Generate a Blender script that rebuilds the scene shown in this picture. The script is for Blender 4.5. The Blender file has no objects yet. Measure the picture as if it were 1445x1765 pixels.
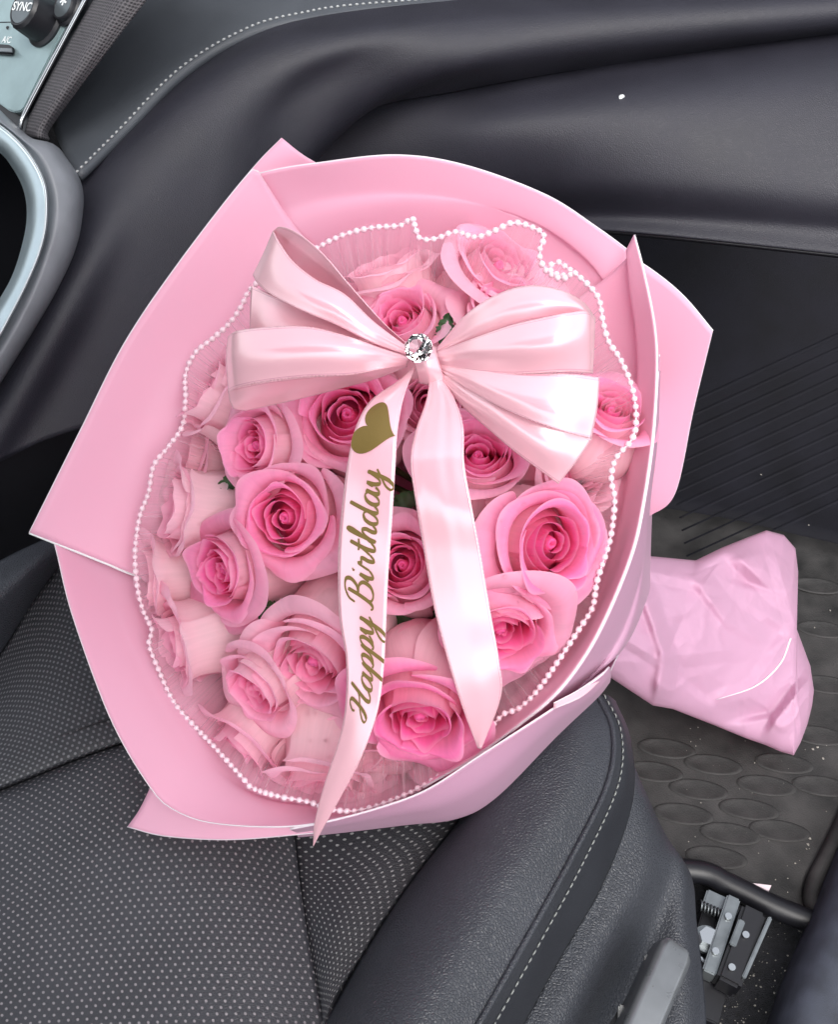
import bpy, bmesh, math, random
import numpy as np
from mathutils import Vector, Matrix, noise
random.seed(7)
from mathutils.bvhtree import BVHTree
S = bpy.context.scene
COL = S.collection
R = math.radians

# ------------------------------------------------------------------ camera
PITCH = 50.0                      # degrees below the horizon
CAM = np.array((0.0, 0.0, 1.04))
FPX = 882.5 / math.tan(R(25.0))   # focal length in source pixels (1445 x 1765)
cam = bpy.data.cameras.new("camera"); camo = bpy.data.objects.new("camera", cam); COL.objects.link(camo)
cam.sensor_fit = 'VERTICAL'; cam.angle = R(50.0)
cam.clip_start = 0.01; cam.clip_end = 200
camo.location = CAM; camo.rotation_euler = (R(90 - PITCH), 0, 0)
S.camera = camo

# ------------------------------------------------------------------ sky, sun, exposure
SUN_EL, SUN_AZ = 58.0, 172.0        # degrees, azimuth clockwise from +y
w = bpy.data.worlds.new("World"); S.world = w; w.use_nodes = True
nt = w.node_tree; nt.nodes.clear()
sky = nt.nodes.new("ShaderNodeTexSky"); sky.sky_type = 'NISHITA'; sky.sun_disc = False
sky.sun_elevation = R(SUN_EL); sky.sun_rotation = R(SUN_AZ); sky.dust_density = 3.0; sky.air_density = 1.0
hs = nt.nodes.new("ShaderNodeHueSaturation"); hs.inputs['Saturation'].default_value = 0.25   # cloud-whitened sky
bg = nt.nodes.new("ShaderNodeBackground"); bg.inputs['Strength'].default_value = 0.13
ow = nt.nodes.new("ShaderNodeOutputWorld")
nt.links.new(sky.outputs[0], hs.inputs['Color']); nt.links.new(hs.outputs[0], bg.inputs['Color']); nt.links.new(bg.outputs[0], ow.inputs[0])
sl = bpy.data.lights.new("sun", 'SUN'); so = bpy.data.objects.new("sun", sl); COL.objects.link(so)
sl.energy = 0.7; sl.angle = R(50); sl.color = (1.0, 0.965, 0.92)
az, el = R(SUN_AZ), R(SUN_EL)
tosun = Vector((math.sin(az) * math.cos(el), math.cos(az) * math.cos(el), math.sin(el)))
so.rotation_euler = tosun.to_track_quat('Z', 'Y').to_euler()
S.view_settings.view_transform = 'Standard'; S.view_settings.look = 'None'
S.view_settings.exposure = 1.35; S.view_settings.gamma = 1.0
S.cycles.max_bounces = 14; S.cycles.diffuse_bounces = 8; S.cycles.transmission_bounces = 10; S.cycles.transparent_max_bounces = 12

# ------------------------------------------------------------------ geometry helpers
cR = np.array((1.0, 0, 0)); cU = np.array((0, math.sin(R(PITCH)), math.cos(R(PITCH)))); cF = np.array((0, math.cos(R(PITCH)), -math.sin(R(PITCH))))
def ray(px, py): return cF + (px - 722.5) / FPX * cR + (882.5 - py) / FPX * cU
def at(px, py, d): return CAM + d * ray(px, py)
def onz(px, py, z):
    r = ray(px, py); return CAM + r * ((z - CAM[2]) / r[2])
def ony(px, py, y):
    r = ray(px, py); return CAM + r * (y / r[1])
def camvec(x, y, z): return x * cR + y * cU - z * cF * -1 if False else x * cR + y * cU - z * cF
class Plane:
    """a real tilted plane in the scene; (px, py, h) picks the point of that plane, raised h metres, seen there"""
    def __init__(s, px, py, d, ncam):
        n = camvec(*ncam); s.n = n / np.linalg.norm(n); s.p = at(px, py, d)
    def __call__(s, px, py, h=0.0):
        r = ray(px, py); return CAM + r * ((s.n @ (s.p + s.n * h - CAM)) / (s.n @ r))

def cr(P, n):
    """Catmull-Rom resampling along axis 0 with chord-length parameter"""
    P = np.asarray(P, float); k = len(P)
    if k == 2:
        t = np.linspace(0, 1, n)[(...,) + (None,) * (P.ndim - 1)]; return P[0] * (1 - t) + P[1] * t
    Q = np.concatenate([[2 * P[0] - P[1]], P, [2 * P[-1] - P[-2]]])
    t = np.linspace(0, k - 1, n); i = np.minimum(t.astype(int), k - 2); f = (t - i)[(...,) + (None,) * (P.ndim - 1)]
    a, b, c, d = Q[i], Q[i + 1], Q[i + 2], Q[i + 3]
    return 0.5 * (2 * b + (c - a) * f + (2 * a - 5 * b + 4 * c - d) * f * f + (3 * b - a - 3 * c + d) * f ** 3)
def resample(P, n):
    """points evenly spaced along a Catmull-Rom curve"""
    D = cr(P, max(200, 20 * len(P))); L = np.concatenate([[0], np.cumsum(np.linalg.norm(np.diff(D, axis=0), axis=1))])
    t = np.linspace(0, L[-1], n); return np.stack([np.interp(t, L, D[:, k]) for k in range(D.shape[1])], 1)
def surf(rows, nu, nv):
    """rows: list of point lists (any length) -> grid nu x nv x 3"""
    rr = np.array([resample(r, nv) for r in rows]); return cr(rr, nu)

def link(name, me, mat=None, parent=None, smooth=True):
    o = bpy.data.objects.new(name, me); COL.objects.link(o)
    if mat is not None and not me.materials:
        for m in (mat if isinstance(mat, (list, tuple)) else [mat]): me.materials.append(m)
    if smooth: me.polygons.foreach_set("use_smooth", [True] * len(me.polygons))
    if parent is not None:
        o.parent = parent; o.matrix_parent_inverse = Matrix.Translation(-Vector(parent.location)) if parent.type == 'EMPTY' else Matrix()
    return o
def mesh_from(name, V, F, UV=None):
    me = bpy.data.meshes.new(name); me.from_pydata([tuple(v) for v in V], [], [tuple(int(i) for i in f) for f in F])
    if UV is not None:
        l = me.uv_layers.new(name="UVMap"); vi = np.empty(len(me.loops), int); me.loops.foreach_get("vertex_index", vi)
        l.data.foreach_set("uv", np.asarray(UV, float)[vi].ravel())
    me.update(); return me
def grid_faces(nu, nv, off=0, closed=False):
    F = []
    for i in range(nu - 1):
        for j in range(nv if closed else nv - 1):
            k = (j + 1) % nv; F.append((off + i * nv + j, off + i * nv + k, off + (i + 1) * nv + k, off + (i + 1) * nv + j))
    return F
def metric_uv(G):
    nu, nv, _ = G.shape
    a = np.linalg.norm(np.diff(G, axis=0), axis=2); b = np.linalg.norm(np.diff(G, axis=1), axis=2)
    U = np.concatenate([[0], np.cumsum(a.mean(1))]); Vv = np.concatenate([[0], np.cumsum(b.mean(0))])
    return np.stack(np.meshgrid(Vv, U), 2).reshape(-1, 2)
def param_uv(G):
    nu, nv, _ = G.shape
    return np.stack(np.meshgrid(np.linspace(0, 1, nv), np.linspace(0, 1, nu)), 2).reshape(-1, 2)
def sheet(name, G, mat, parent=None, thick=0.0, uv='m', flip=False):
    nu, nv, _ = G.shape
    F = grid_faces(nu, nv)
    if flip: F = [f[::-1] for f in F]
    me = mesh_from(name, G.reshape(-1, 3), F, metric_uv(G) if uv == 'm' else param_uv(G))
    o = link(name, me, mat, parent)
    if thick:
        m = o.modifiers.new("thickness", 'SOLIDIFY'); m.thickness = thick; m.offset = -1
        if isinstance(mat, (list, tuple)) and len(mat) > 1: m.material_offset_rim = 1
    return o
def tube_geo(P, rad, nseg=8, cap=True):
    P = np.asarray(P, float); n = len(P); rad = np.broadcast_to(rad, n)
    T = np.gradient(P, axis=0); T /= np.linalg.norm(T, axis=1)[:, None] + 1e-12
    up = np.array((0.13, 0.29, 0.95)); V = []
    a = np.cross(T[0], up); a /= np.linalg.norm(a)
    for i in range(n):
        a = a - T[i] * (a @ T[i]); a /= np.linalg.norm(a); b = np.cross(T[i], a)
        for j in range(nseg):
            t = 2 * math.pi * j / nseg; V.append(P[i] + rad[i] * (math.cos(t) * a + math.sin(t) * b))
    F = grid_faces(n, nseg, closed=True)
    if cap: F += [tuple(range(nseg))[::-1], tuple((n - 1) * nseg + j for j in range(nseg))]
    return V, F
def tube(name, P, rad, mat, parent=None, nseg=8):
    V, F = tube_geo(P, rad, nseg); return link(name, mesh_from(name, V, F), mat, parent)
def prism(name, pts, ext, mat, parent=None, bevel=0.0, seg=2):
    """polygon of 3-D points extruded along ext"""
    pts = [np.asarray(p, float) for p in pts]; n = len(pts); ext = np.asarray(ext, float)
    V = pts + [p + ext for p in pts]
    F = [tuple(range(n))[::-1], tuple(range(n, 2 * n))] + [(i, (i + 1) % n, n + (i + 1) % n, n + i) for i in range(n)]
    me = mesh_from(name, V, F); bm = bmesh.new(); bm.from_mesh(me); bmesh.ops.recalc_face_normals(bm, faces=bm.faces)
    if bevel: bmesh.ops.bevel(bm, geom=list(bm.edges), offset=bevel, segments=seg, affect='EDGES', clamp_overlap=True)
    bm.to_mesh(me); bm.free()
    o = link(name, me, mat, parent, smooth=False)
    if bevel:
        me.polygons.foreach_set("use_smooth", [True] * len(me.polygons)); me.set_sharp_from_angle(angle=R(35))
    return o
def tag(o, label, cat, group=None, kind=None):
    o['label'] = label; o['category'] = cat
    if group: o['group'] = group
    if kind: o['kind'] = kind
    return o
def thing(name, loc, label, cat, group=None):
    o = bpy.data.objects.new(name, None); COL.objects.link(o); o.location = Vector(loc); o.empty_display_size = 0.02
    bpy.context.view_layer.update() if False else None
    return tag(o, label, cat, group)

# ------------------------------------------------------------------ materials
def newmat(name):
    m = bpy.data.materials.new(name); m.use_nodes = True; n = m.node_tree.nodes; b = n["Principled BSDF"]
    return m, m.node_tree, b
def N(nt, t, **kw):
    n = nt.nodes.new(t)
    for k, v in kw.items():
        if k in n.inputs: n.inputs[k].default_value = v
        else: setattr(n, k, v)
    return n
def plain(name, col, rough=0.5, metal=0.0, spec=0.5, noise_amt=0.0, nscale=60, bump=0.0, bscale=800, coat=0.0):
    m, nt, b = newmat(name)
    b.inputs['Base Color'].default_value = (*col, 1); b.inputs['Roughness'].default_value = rough; b.inputs['Metallic'].default_value = metal
    b.inputs['Specular IOR Level'].default_value = spec; b.inputs['Coat Weight'].default_value = coat
    tc = N(nt, 'ShaderNodeTexCoord')
    if noise_amt:
        nz = N(nt, 'ShaderNodeTexNoise', Scale=nscale, Detail=6.0); nt.links.new(tc.outputs['Object'], nz.inputs['Vector'])
        mx = N(nt, 'ShaderNodeMixRGB', blend_type='MULTIPLY'); mx.inputs[0].default_value = 1.0; mx.inputs[1].default_value = (*col, 1)
        rp = N(nt, 'ShaderNodeMapRange'); rp.inputs['From Min'].default_value = 0.3; rp.inputs['From Max'].default_value = 0.7
        rp.inputs['To Min'].default_value = 1 - noise_amt; rp.inputs['To Max'].default_value = 1 + noise_amt
        nt.links.new(nz.outputs[0], rp.inputs[0]); nt.links.new(rp.outputs[0], mx.inputs[2]); nt.links.new(mx.outputs[0], b.inputs['Base Color'])
        r2 = N(nt, 'ShaderNodeMapRange'); r2.inputs['To Min'].default_value = rough - 0.08; r2.inputs['To Max'].default_value = min(1, rough + 0.08)
        nt.links.new(nz.outputs[0], r2.inputs[0]); nt.links.new(r2.outputs[0], b.inputs['Roughness'])
    if bump:
        vz = N(nt, 'ShaderNodeTexVoronoi', Scale=bscale, feature='SMOOTH_F1'); nt.links.new(tc.outputs['Object'], vz.inputs['Vector'])
        bp = N(nt, 'ShaderNodeBump', Strength=bump, Distance=0.001); nt.links.new(vz.outputs[0], bp.inputs['Height']); nt.links.new(bp.outputs[0], b.inputs['Normal'])
    return m
def leather(name, col, rough, strength=0.5, scale=420):
    """grained leather: wrinkled cells stretched by a noise warp"""
    m, nt, b = newmat(name); b.inputs['Roughness'].default_value = rough; b.inputs['Specular IOR Level'].default_value = 0.5
    tc = N(nt, 'ShaderNodeTexCoord')
    nz = N(nt, 'ShaderNodeTexNoise', Scale=90.0, Detail=3.0); nt.links.new(tc.outputs['Object'], nz.inputs['Vector'])
    ad = N(nt, 'ShaderNodeMixRGB', blend_type='ADD'); ad.inputs[0].default_value = 0.003
    nt.links.new(tc.outputs['Object'], ad.inputs[1]); nt.links.new(nz.outputs['Color'], ad.inputs[2])
    v1 = N(nt, 'ShaderNodeTexVoronoi', Scale=scale, feature='DISTANCE_TO_EDGE'); nt.links.new(ad.outputs[0], v1.inputs['Vector'])
    v2 = N(nt, 'ShaderNodeTexNoise', Scale=scale * 2.2, Detail=4.0); nt.links.new(ad.outputs[0], v2.inputs['Vector'])
    sm = N(nt, 'ShaderNodeMath', operation='MULTIPLY_ADD'); sm.inputs[1].default_value = 0.35
    cl = N(nt, 'ShaderNodeMapRange'); cl.inputs['From Max'].default_value = 0.22
    nt.links.new(v1.outputs[0], cl.inputs[0]); nt.links.new(v2.outputs[0], sm.inputs[0]); nt.links.new(cl.outputs[0], sm.inputs[2])
    bp = N(nt, 'ShaderNodeBump', Strength=strength, Distance=0.0007); nt.links.new(sm.outputs[0], bp.inputs['Height']); nt.links.new(bp.outputs[0], b.inputs['Normal'])
    n2 = N(nt, 'ShaderNodeTexNoise', Scale=14.0, Detail=8.0); nt.links.new(tc.outputs['Object'], n2.inputs['Vector'])
    rp = N(nt, 'ShaderNodeMapRange'); rp.inputs['From Min'].default_value = .3; rp.inputs['From Max'].default_value = .7; rp.inputs['To Min'].default_value = 0.85; rp.inputs['To Max'].default_value = 1.15
    nt.links.new(n2.outputs[0], rp.inputs[0])
    mx = N(nt, 'ShaderNodeMixRGB', blend_type='MULTIPLY'); mx.inputs[0].default_value = 1; mx.inputs[1].default_value = (*col, 1)
    nt.links.new(rp.outputs[0], mx.inputs[2]); nt.links.new(mx.outputs[0], b.inputs['Base Color'])
    rr = N(nt, 'ShaderNodeMapRange'); rr.inputs['To Min'].default_value = rough - .1; rr.inputs['To Max'].default_value = rough + .1
    nt.links.new(n2.outputs[0], rr.inputs[0]); nt.links.new(rr.outputs[0], b.inputs['Roughness'])
    return m
def perforated(name, col, dotcol, pitch, rad, rough=0.5):
    """leather with staggered punched dots showing pale backing; UV in metres"""
    m = leather(name, col, rough, 0.35, 500); nt = m.node_tree; b = nt.nodes["Principled BSDF"]
    uv = N(nt, 'ShaderNodeTexCoord')
    wz = N(nt, 'ShaderNodeTexNoise', Scale=30.0, Detail=2.0); nt.links.new(uv.outputs['UV'], wz.inputs['Vector'])
    wa = N(nt, 'ShaderNodeVectorMath', operation='SCALE'); wa.inputs['Scale'].default_value = 0.0022; nt.links.new(wz.outputs['Color'], wa.inputs[0])
    wb = N(nt, 'ShaderNodeVectorMath', operation='ADD'); nt.links.new(uv.outputs['UV'], wb.inputs[0]); nt.links.new(wa.outputs[0], wb.inputs[1])
    sc = N(nt, 'ShaderNodeVectorMath', operation='MULTIPLY'); sc.inputs[1].default_value = (1 / pitch, 1 / pitch / 1.25, 0); nt.links.new(wb.outputs[0], sc.inputs[0])
    ds = []
    for o in (0.0, 0.5):
        a = N(nt, 'ShaderNodeVectorMath', operation='ADD'); a.inputs[1].default_value = (o, o, 0); nt.links.new(sc.outputs[0], a.inputs[0])
        f = N(nt, 'ShaderNodeVectorMath', operation='FRACTION'); nt.links.new(a.outputs[0], f.inputs[0])
        s = N(nt, 'ShaderNodeVectorMath', operation='SUBTRACT'); s.inputs[1].default_value = (.5, .5, 0); nt.links.new(f.outputs[0], s.inputs[0])
        s2 = N(nt, 'ShaderNodeVectorMath', operation='MULTIPLY'); s2.inputs[1].default_value = (1, 1.25, 0); nt.links.new(s.outputs[0], s2.inputs[0])
        l = N(nt, 'ShaderNodeVectorMath', operation='LENGTH'); nt.links.new(s2.outputs[0], l.inputs[0]); ds.append(l)
    mn = N(nt, 'ShaderNodeMath', operation='MINIMUM'); nt.links.new(ds[0].outputs['Value'], mn.inputs[0]); nt.links.new(ds[1].outputs['Value'], mn.inputs[1])
    mr = N(nt, 'ShaderNodeMapRange', interpolation_type='SMOOTHSTEP'); mr.inputs['From Min'].default_value = rad * 0.75 / pitch; mr.inputs['From Max'].default_value = rad * 1.25 / pitch
    mr.inputs['To Min'].default_value = 1; mr.inputs['To Max'].default_value = 0; nt.links.new(mn.outputs[0], mr.inputs[0])
    mx = N(nt, 'ShaderNodeMixRGB'); mx.inputs[2].default_value = (*dotcol, 1)
    src = b.inputs['Base Color'].links[0].from_socket
    nt.links.new(src, mx.inputs[1]); nt.links.new(mr.outputs[0], mx.inputs[0]); nt.links.new(mx.outputs[0], b.inputs['Base Color'])
    return m
def paper_mat():
    m, nt, b = newmat("wrapping_paper_pink")
    b.inputs['Base Color'].default_value = (0.905, 0.505, 0.66, 1); b.inputs['Roughness'].default_value = 0.42; b.inputs['Specular IOR Level'].default_value = 0.35
    b.inputs['Sheen Weight'].default_value = 0.1
    out = nt.nodes["Material Output"]
    tr = N(nt, 'ShaderNodeBsdfTranslucent'); tr.inputs[0].default_value = (0.88, 0.38, 0.54, 1)
    mx = N(nt, 'ShaderNodeMixShader'); mx.inputs[0].default_value = 0.28
    nt.links.new(b.outputs[0], mx.inputs[1]); nt.links.new(tr.outputs[0], mx.inputs[2]); nt.links.new(mx.outputs[0], out.inputs[0])
    tc = N(nt, 'ShaderNodeTexCoord'); nz = N(nt, 'ShaderNodeTexNoise', Scale=9.0, Detail=3.0); nt.links.new(tc.outputs['Object'], nz.inputs['Vector'])
    bp = N(nt, 'ShaderNodeBump', Strength=0.12, Distance=0.01); nt.links.new(nz.outputs[0], bp.inputs['Height']); nt.links.new(bp.outputs[0], b.inputs['Normal'])
    return m
def petal_mat():
    m, nt, b = newmat("rose_petal"); out = nt.nodes["Material Output"]
    oi = N(nt, 'ShaderNodeObjectInfo'); tc = N(nt, 'ShaderNodeTexCoord'); sp = N(nt, 'ShaderNodeSeparateXYZ'); nt.links.new(tc.outputs['UV'], sp.inputs[0])
    geo = N(nt, 'ShaderNodeNewGeometry')
    # veins run from base to tip
    mp = N(nt, 'ShaderNodeMapping'); mp.inputs['Scale'].default_value = (26, 1.6, 1); nt.links.new(tc.outputs['UV'], mp.inputs[0])
    vn = N(nt, 'ShaderNodeTexNoise', Scale=1.0, Detail=3.0, Distortion=0.6); nt.links.new(mp.outputs[0], vn.inputs['Vector'])
    n2 = N(nt, 'ShaderNodeTexNoise', Scale=3.0, Detail=4.0); nt.links.new(tc.outputs['UV'], n2.inputs['Vector'])
    # tint grows from a cream base to the petal's own pink at its lip
    ad = N(nt, 'ShaderNodeMath', operation='MULTIPLY_ADD'); ad.inputs[1].default_value = 0.5; nt.links.new(n2.outputs[0], ad.inputs[0]); nt.links.new(sp.outputs['Y'], ad.inputs[2])
    mr = N(nt, 'ShaderNodeMapRange', interpolation_type='SMOOTHSTEP'); mr.inputs['From Min'].default_value = 0.35; mr.inputs['From Max'].default_value = 1.2
    nt.links.new(ad.outputs[0], mr.inputs[0])
    base = N(nt, 'ShaderNodeMixRGB'); base.inputs[2].default_value = (0.94, 0.77, 0.76, 1); base.inputs[0].default_value = 0.5
    nt.links.new(oi.outputs['Color'], base.inputs[1])
    c1 = N(nt, 'ShaderNodeMixRGB'); nt.links.new(mr.outputs[0], c1.inputs[0]); nt.links.new(base.outputs[0], c1.inputs[1]); nt.links.new(oi.outputs['Color'], c1.inputs[2])
    # outside of a petal is paler than its inside
    pale = N(nt, 'ShaderNodeMixRGB'); pale.inputs[2].default_value = (0.95, 0.75, 0.785, 1)
    fr = N(nt, 'ShaderNodeMath', operation='SUBTRACT'); fr.inputs[0].default_value = 1.0; nt.links.new(geo.outputs['Backfacing'], fr.inputs[1])
    fa = N(nt, 'ShaderNodeMath', operation='MULTIPLY'); nt.links.new(fr.outputs[0], fa.inputs[0]); nt.links.new(oi.outputs['Alpha'], fa.inputs[1])
    pf = N(nt, 'ShaderNodeMath', operation='MULTIPLY'); pf.inputs[1].default_value = 0.62; nt.links.new(fa.outputs[0], pf.inputs[0])
    nt.links.new(pf.outputs[0], pale.inputs[0]); nt.links.new(c1.outputs[0], pale.inputs[1])
    vr = N(nt, 'ShaderNodeMapRange'); vr.inputs['From Min'].default_value = .3; vr.inputs['From Max'].default_value = .7; vr.inputs['To Min'].default_value = 0.95; vr.inputs['To Max'].default_value = 1.03
    nt.links.new(vn.outputs[0], vr.inputs[0])
    mu = N(nt, 'ShaderNodeMixRGB', blend_type='MULTIPLY'); mu.inputs[0].default_value = 1; nt.links.new(pale.outputs[0], mu.inputs[1]); nt.links.new(vr.outputs[0], mu.inputs[2])
    # thin pale rim
    rm = N(nt, 'ShaderNodeMapRange', interpolation_type='SMOOTHSTEP'); rm.inputs['From Min'].default_value = .90; rm.inputs['From Max'].default_value = 1.0; rm.inputs['To Max'].default_value = .45
    nt.links.new(sp.outputs['Y'], rm.inputs[0])
    rmx = N(nt, 'ShaderNodeMixRGB'); rmx.inputs[2].default_value = (.92, .55, .68, 1); nt.links.new(rm.outputs[0], rmx.inputs[0]); nt.links.new(mu.outputs[0], rmx.inputs[1]); mu = rmx
    nt.links.new(mu.outputs[0], b.inputs['Base Color'])
    b.inputs['Roughness'].default_value = 0.5; b.inputs['Specular IOR Level'].default_value = 0.3; b.inputs['Sheen Weight'].default_value = 0.05
    bp = N(nt, 'ShaderNodeBump', Strength=0.12, Distance=0.0006); nt.links.new(vn.outputs[0], bp.inputs['Height']); nt.links.new(bp.outputs[0], b.inputs['Normal'])
    tr = N(nt, 'ShaderNodeBsdfTranslucent'); nt.links.new(mu.outputs[0], tr.inputs[0])
    mx = N(nt, 'ShaderNodeMixShader'); mx.inputs[0].default_value = 0.46
    nt.links.new(b.outputs[0], mx.inputs[1]); nt.links.new(tr.outputs[0], mx.inputs[2]); nt.links.new(mx.outputs[0], out.inputs[0])
    return m
def satin_mat():
    m, nt, b = newmat("satin_ribbon")
    b.inputs['Base Color'].default_value = (0.91, 0.50, 0.625, 1); b.inputs['Roughness'].default_value = 0.3; b.inputs['Metallic'].default_value = 0.0; b.inputs['Coat Weight'].default_value = 1.0; b.inputs['Coat IOR'].default_value = 2.3; b.inputs['Coat Tint'].default_value = (1, .96, .91, 1); b.inputs['Coat Roughness'].default_value = 0.2
    b.inputs['Specular IOR Level'].default_value = 0.9; b.inputs['Anisotropic'].default_value = 0.6
    b.inputs['Sheen Weight'].default_value = 0.3; b.inputs['Sheen Tint'].default_value = (1, 0.9, 0.85, 1)
    tc = N(nt, 'ShaderNodeTexCoord'); sp = N(nt, 'ShaderNodeSeparateXYZ'); nt.links.new(tc.outputs['UV'], sp.inputs[0])
    tg = N(nt, 'ShaderNodeTangent', direction_type='UV_MAP'); nt.links.new(tg.outputs[0], b.inputs['Tangent'])
    # woven selvage along both edges (UV x = across 0..1, UV y = metres along)
    ab = N(nt, 'ShaderNodeMath', operation='SUBTRACT'); ab.inputs[1].default_value = 0.5; nt.links.new(sp.outputs['X'], ab.inputs[0])
    ab2 = N(nt, 'ShaderNodeMath', operation='ABSOLUTE'); nt.links.new(ab.outputs[0], ab2.inputs[0])
    ed = N(nt, 'ShaderNodeMath', operation='GREATER_THAN'); ed.inputs[1].default_value = 0.468; nt.links.new(ab2.outputs[0], ed.inputs[0])
    wv = N(nt, 'ShaderNodeMath', operation='MULTIPLY'); wv.inputs[1].default_value = 2600.0; nt.links.new(sp.outputs['Y'], wv.inputs[0])
    sn = N(nt, 'ShaderNodeMath', operation='SINE'); nt.links.new(wv.outputs[0], sn.inputs[0])
    eh = N(nt, 'ShaderNodeMath', operation='MULTIPLY'); nt.links.new(sn.outputs[0], eh.inputs[0]); nt.links.new(ed.outputs[0], eh.inputs[1])
    mp = N(nt, 'ShaderNodeMapping'); mp.inputs['Scale'].default_value = (60, 2600, 1); nt.links.new(tc.outputs['UV'], mp.inputs[0])
    nz = N(nt, 'ShaderNodeTexNoise', Scale=1.0, Detail=2.0); nt.links.new(mp.outputs[0], nz.inputs['Vector'])
    sm = N(nt, 'ShaderNodeMath', operation='MULTIPLY_ADD'); sm.inputs[1].default_value = 0.35; nt.links.new(nz.outputs[0], sm.inputs[0]); nt.links.new(eh.outputs[0], sm.inputs[2])
    bp = N(nt, 'ShaderNodeBump', Strength=0.3, Distance=0.0006); nt.links.new(sm.outputs[0], bp.inputs['Height']); nt.links.new(bp.outputs[0], b.inputs['Normal'])
    e1 = N(nt, 'ShaderNodeMath', operation='COMPARE'); e1.inputs[1].default_value = .456; e1.inputs[2].default_value = .008; nt.links.new(ab2.outputs[0], e1.inputs[0])
    cm = N(nt, 'ShaderNodeMixRGB'); cm.inputs[1].default_value = (0.91, 0.50, 0.625, 1); cm.inputs[2].default_value = (0.72, 0.32, 0.45, 1)
    nt.links.new(e1.outputs[0], cm.inputs[0]); nt.links.new(cm.outputs[0], b.inputs['Base Color'])
    b.inputs['Thin Film Thickness'].default_value = 380.0; b.inputs['Thin Film IOR'].default_value = 1.7
    rr = N(nt, 'ShaderNodeMath', operation='MULTIPLY_ADD'); rr.inputs[1].default_value = 0.3; rr.inputs[2].default_value = 0.3; nt.links.new(ed.outputs[0], rr.inputs[0]); nt.links.new(rr.outputs[0], b.inputs['Roughness'])
    return m
def tulle_mat():
    m, nt, b = newmat("pleated_tulle"); out = nt.nodes["Material Output"]
    b.inputs['Base Color'].default_value = (0.95, 0.76, 0.83, 1); b.inputs['Roughness'].default_value = 0.45
    tc = N(nt, 'ShaderNodeTexCoord'); mp = N(nt, 'ShaderNodeMapping'); mp.inputs['Scale'].default_value = (620, 1.2, 1); nt.links.new(tc.outputs['UV'], mp.inputs[0])
    nz = N(nt, 'ShaderNodeTexNoise', Scale=1.0, Detail=2.0); nt.links.new(mp.outputs[0], nz.inputs['Vector'])
    mr = N(nt, 'ShaderNodeMapRange'); mr.inputs['From Min'].default_value = .45; mr.inputs['From Max'].default_value = .75; mr.inputs['To Min'].default_value = 0.17; mr.inputs['To Max'].default_value = 0.36
    nt.links.new(nz.outputs[0], mr.inputs[0])
    tp = N(nt, 'ShaderNodeBsdfTransparent'); mx = N(nt, 'ShaderNodeMixShader')
    tl_ = N(nt, 'ShaderNodeBsdfTranslucent'); tl_.inputs[0].default_value = (.95, .76, .83, 1); m2 = N(nt, 'ShaderNodeMixShader'); m2.inputs[0].default_value = .5
    nt.links.new(b.outputs[0], m2.inputs[1]); nt.links.new(tl_.outputs[0], m2.inputs[2])
    nt.links.new(mr.outputs[0], mx.inputs[0]); nt.links.new(tp.outputs[0], mx.inputs[1]); nt.links.new(m2.outputs[0], mx.inputs[2]); nt.links.new(mx.outputs[0], out.inputs[0])
    return m

M_PAPER = paper_mat()
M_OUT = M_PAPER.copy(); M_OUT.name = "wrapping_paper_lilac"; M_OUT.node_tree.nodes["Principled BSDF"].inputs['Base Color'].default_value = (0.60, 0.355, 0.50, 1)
M_EDGE = plain("paper_white_edge", (0.74, 0.66, 0.70), 0.5)
M_SLIP = plain("pale_paper", (0.72, 0.46, 0.52), 0.5)
M_PETAL = petal_mat(); M_SATIN = satin_mat(); M_TULLE = tulle_mat()
M_LEAF = plain("rose_leaf", (0.035, 0.085, 0.03), 0.45, noise_amt=0.35, nscale=120)
M_STEM = plain("rose_stem", (0.10, 0.17, 0.05), 0.5, noise_amt=0.3)
M_PEARL, _nt, _b = newmat("pearl"); _b.inputs['Base Color'].default_value = (0.82, 0.62, 0.69, 1); _b.inputs['Roughness'].default_value = 0.16; _b.inputs['Coat Weight'].default_value = 0.6; _b.inputs['Coat Roughness'].default_value = 0.05
M_GOLD = plain("gold_foil", (0.20, 0.135, 0.035), 0.45, metal=0.35)
M_GLASS, _nt, _b = newmat("crystal"); _b.inputs['Base Color'].default_value = (1, 0.98, 0.98, 1); _b.inputs['Roughness'].default_value = 0.0; _b.inputs['Transmission Weight'].default_value = 1.0; _b.inputs['IOR'].default_value = 1.7
M_DROP, _nt, _b = newmat("water"); _b.inputs['Base Color'].default_value = (1, 1, 1, 1); _b.inputs['Roughness'].default_value = 0.0; _b.inputs['Transmission Weight'].default_value = 1.0; _b.inputs['IOR'].default_value = 1.33
M_SEAT_L = leather("seat_leather", (0.036, 0.039, 0.048), 0.40, 0.5, 480)
M_SEAT_S = leather("seat_side_vinyl", (0.020, 0.0215, 0.027), 0.5, 0.25, 600)
M_PERF_A = perforated("seat_insert_leather", (0.043, 0.044, 0.051), (0.27, 0.25, 0.26), 0.0060, 0.00088, 0.42)
M_PERF_B = perforated("seat_front_leather", (0.025, 0.026, 0.031), (0.13, 0.13, 0.14), 0.0052, 0.0010, 0.5)
M_PERF_C = perforated("seat_wing_leather", (0.019, 0.019, 0.024), (0.26, 0.26, 0.26), 0.0056, 0.00075, 0.5)
M_THREAD = plain("pale_thread", (0.24, 0.25, 0.24), 0.8)
M_THREAD_D = plain("dash_thread", (0.36, 0.37, 0.37), 0.7)
M_TRIMP = leather("seat_trim_plastic", (0.040, 0.043, 0.052), 0.42, 0.55, 420)
M_GREYP = plain("grey_plastic", (0.10, 0.105, 0.115), 0.38, bump=0.15, bscale=2500)
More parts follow.
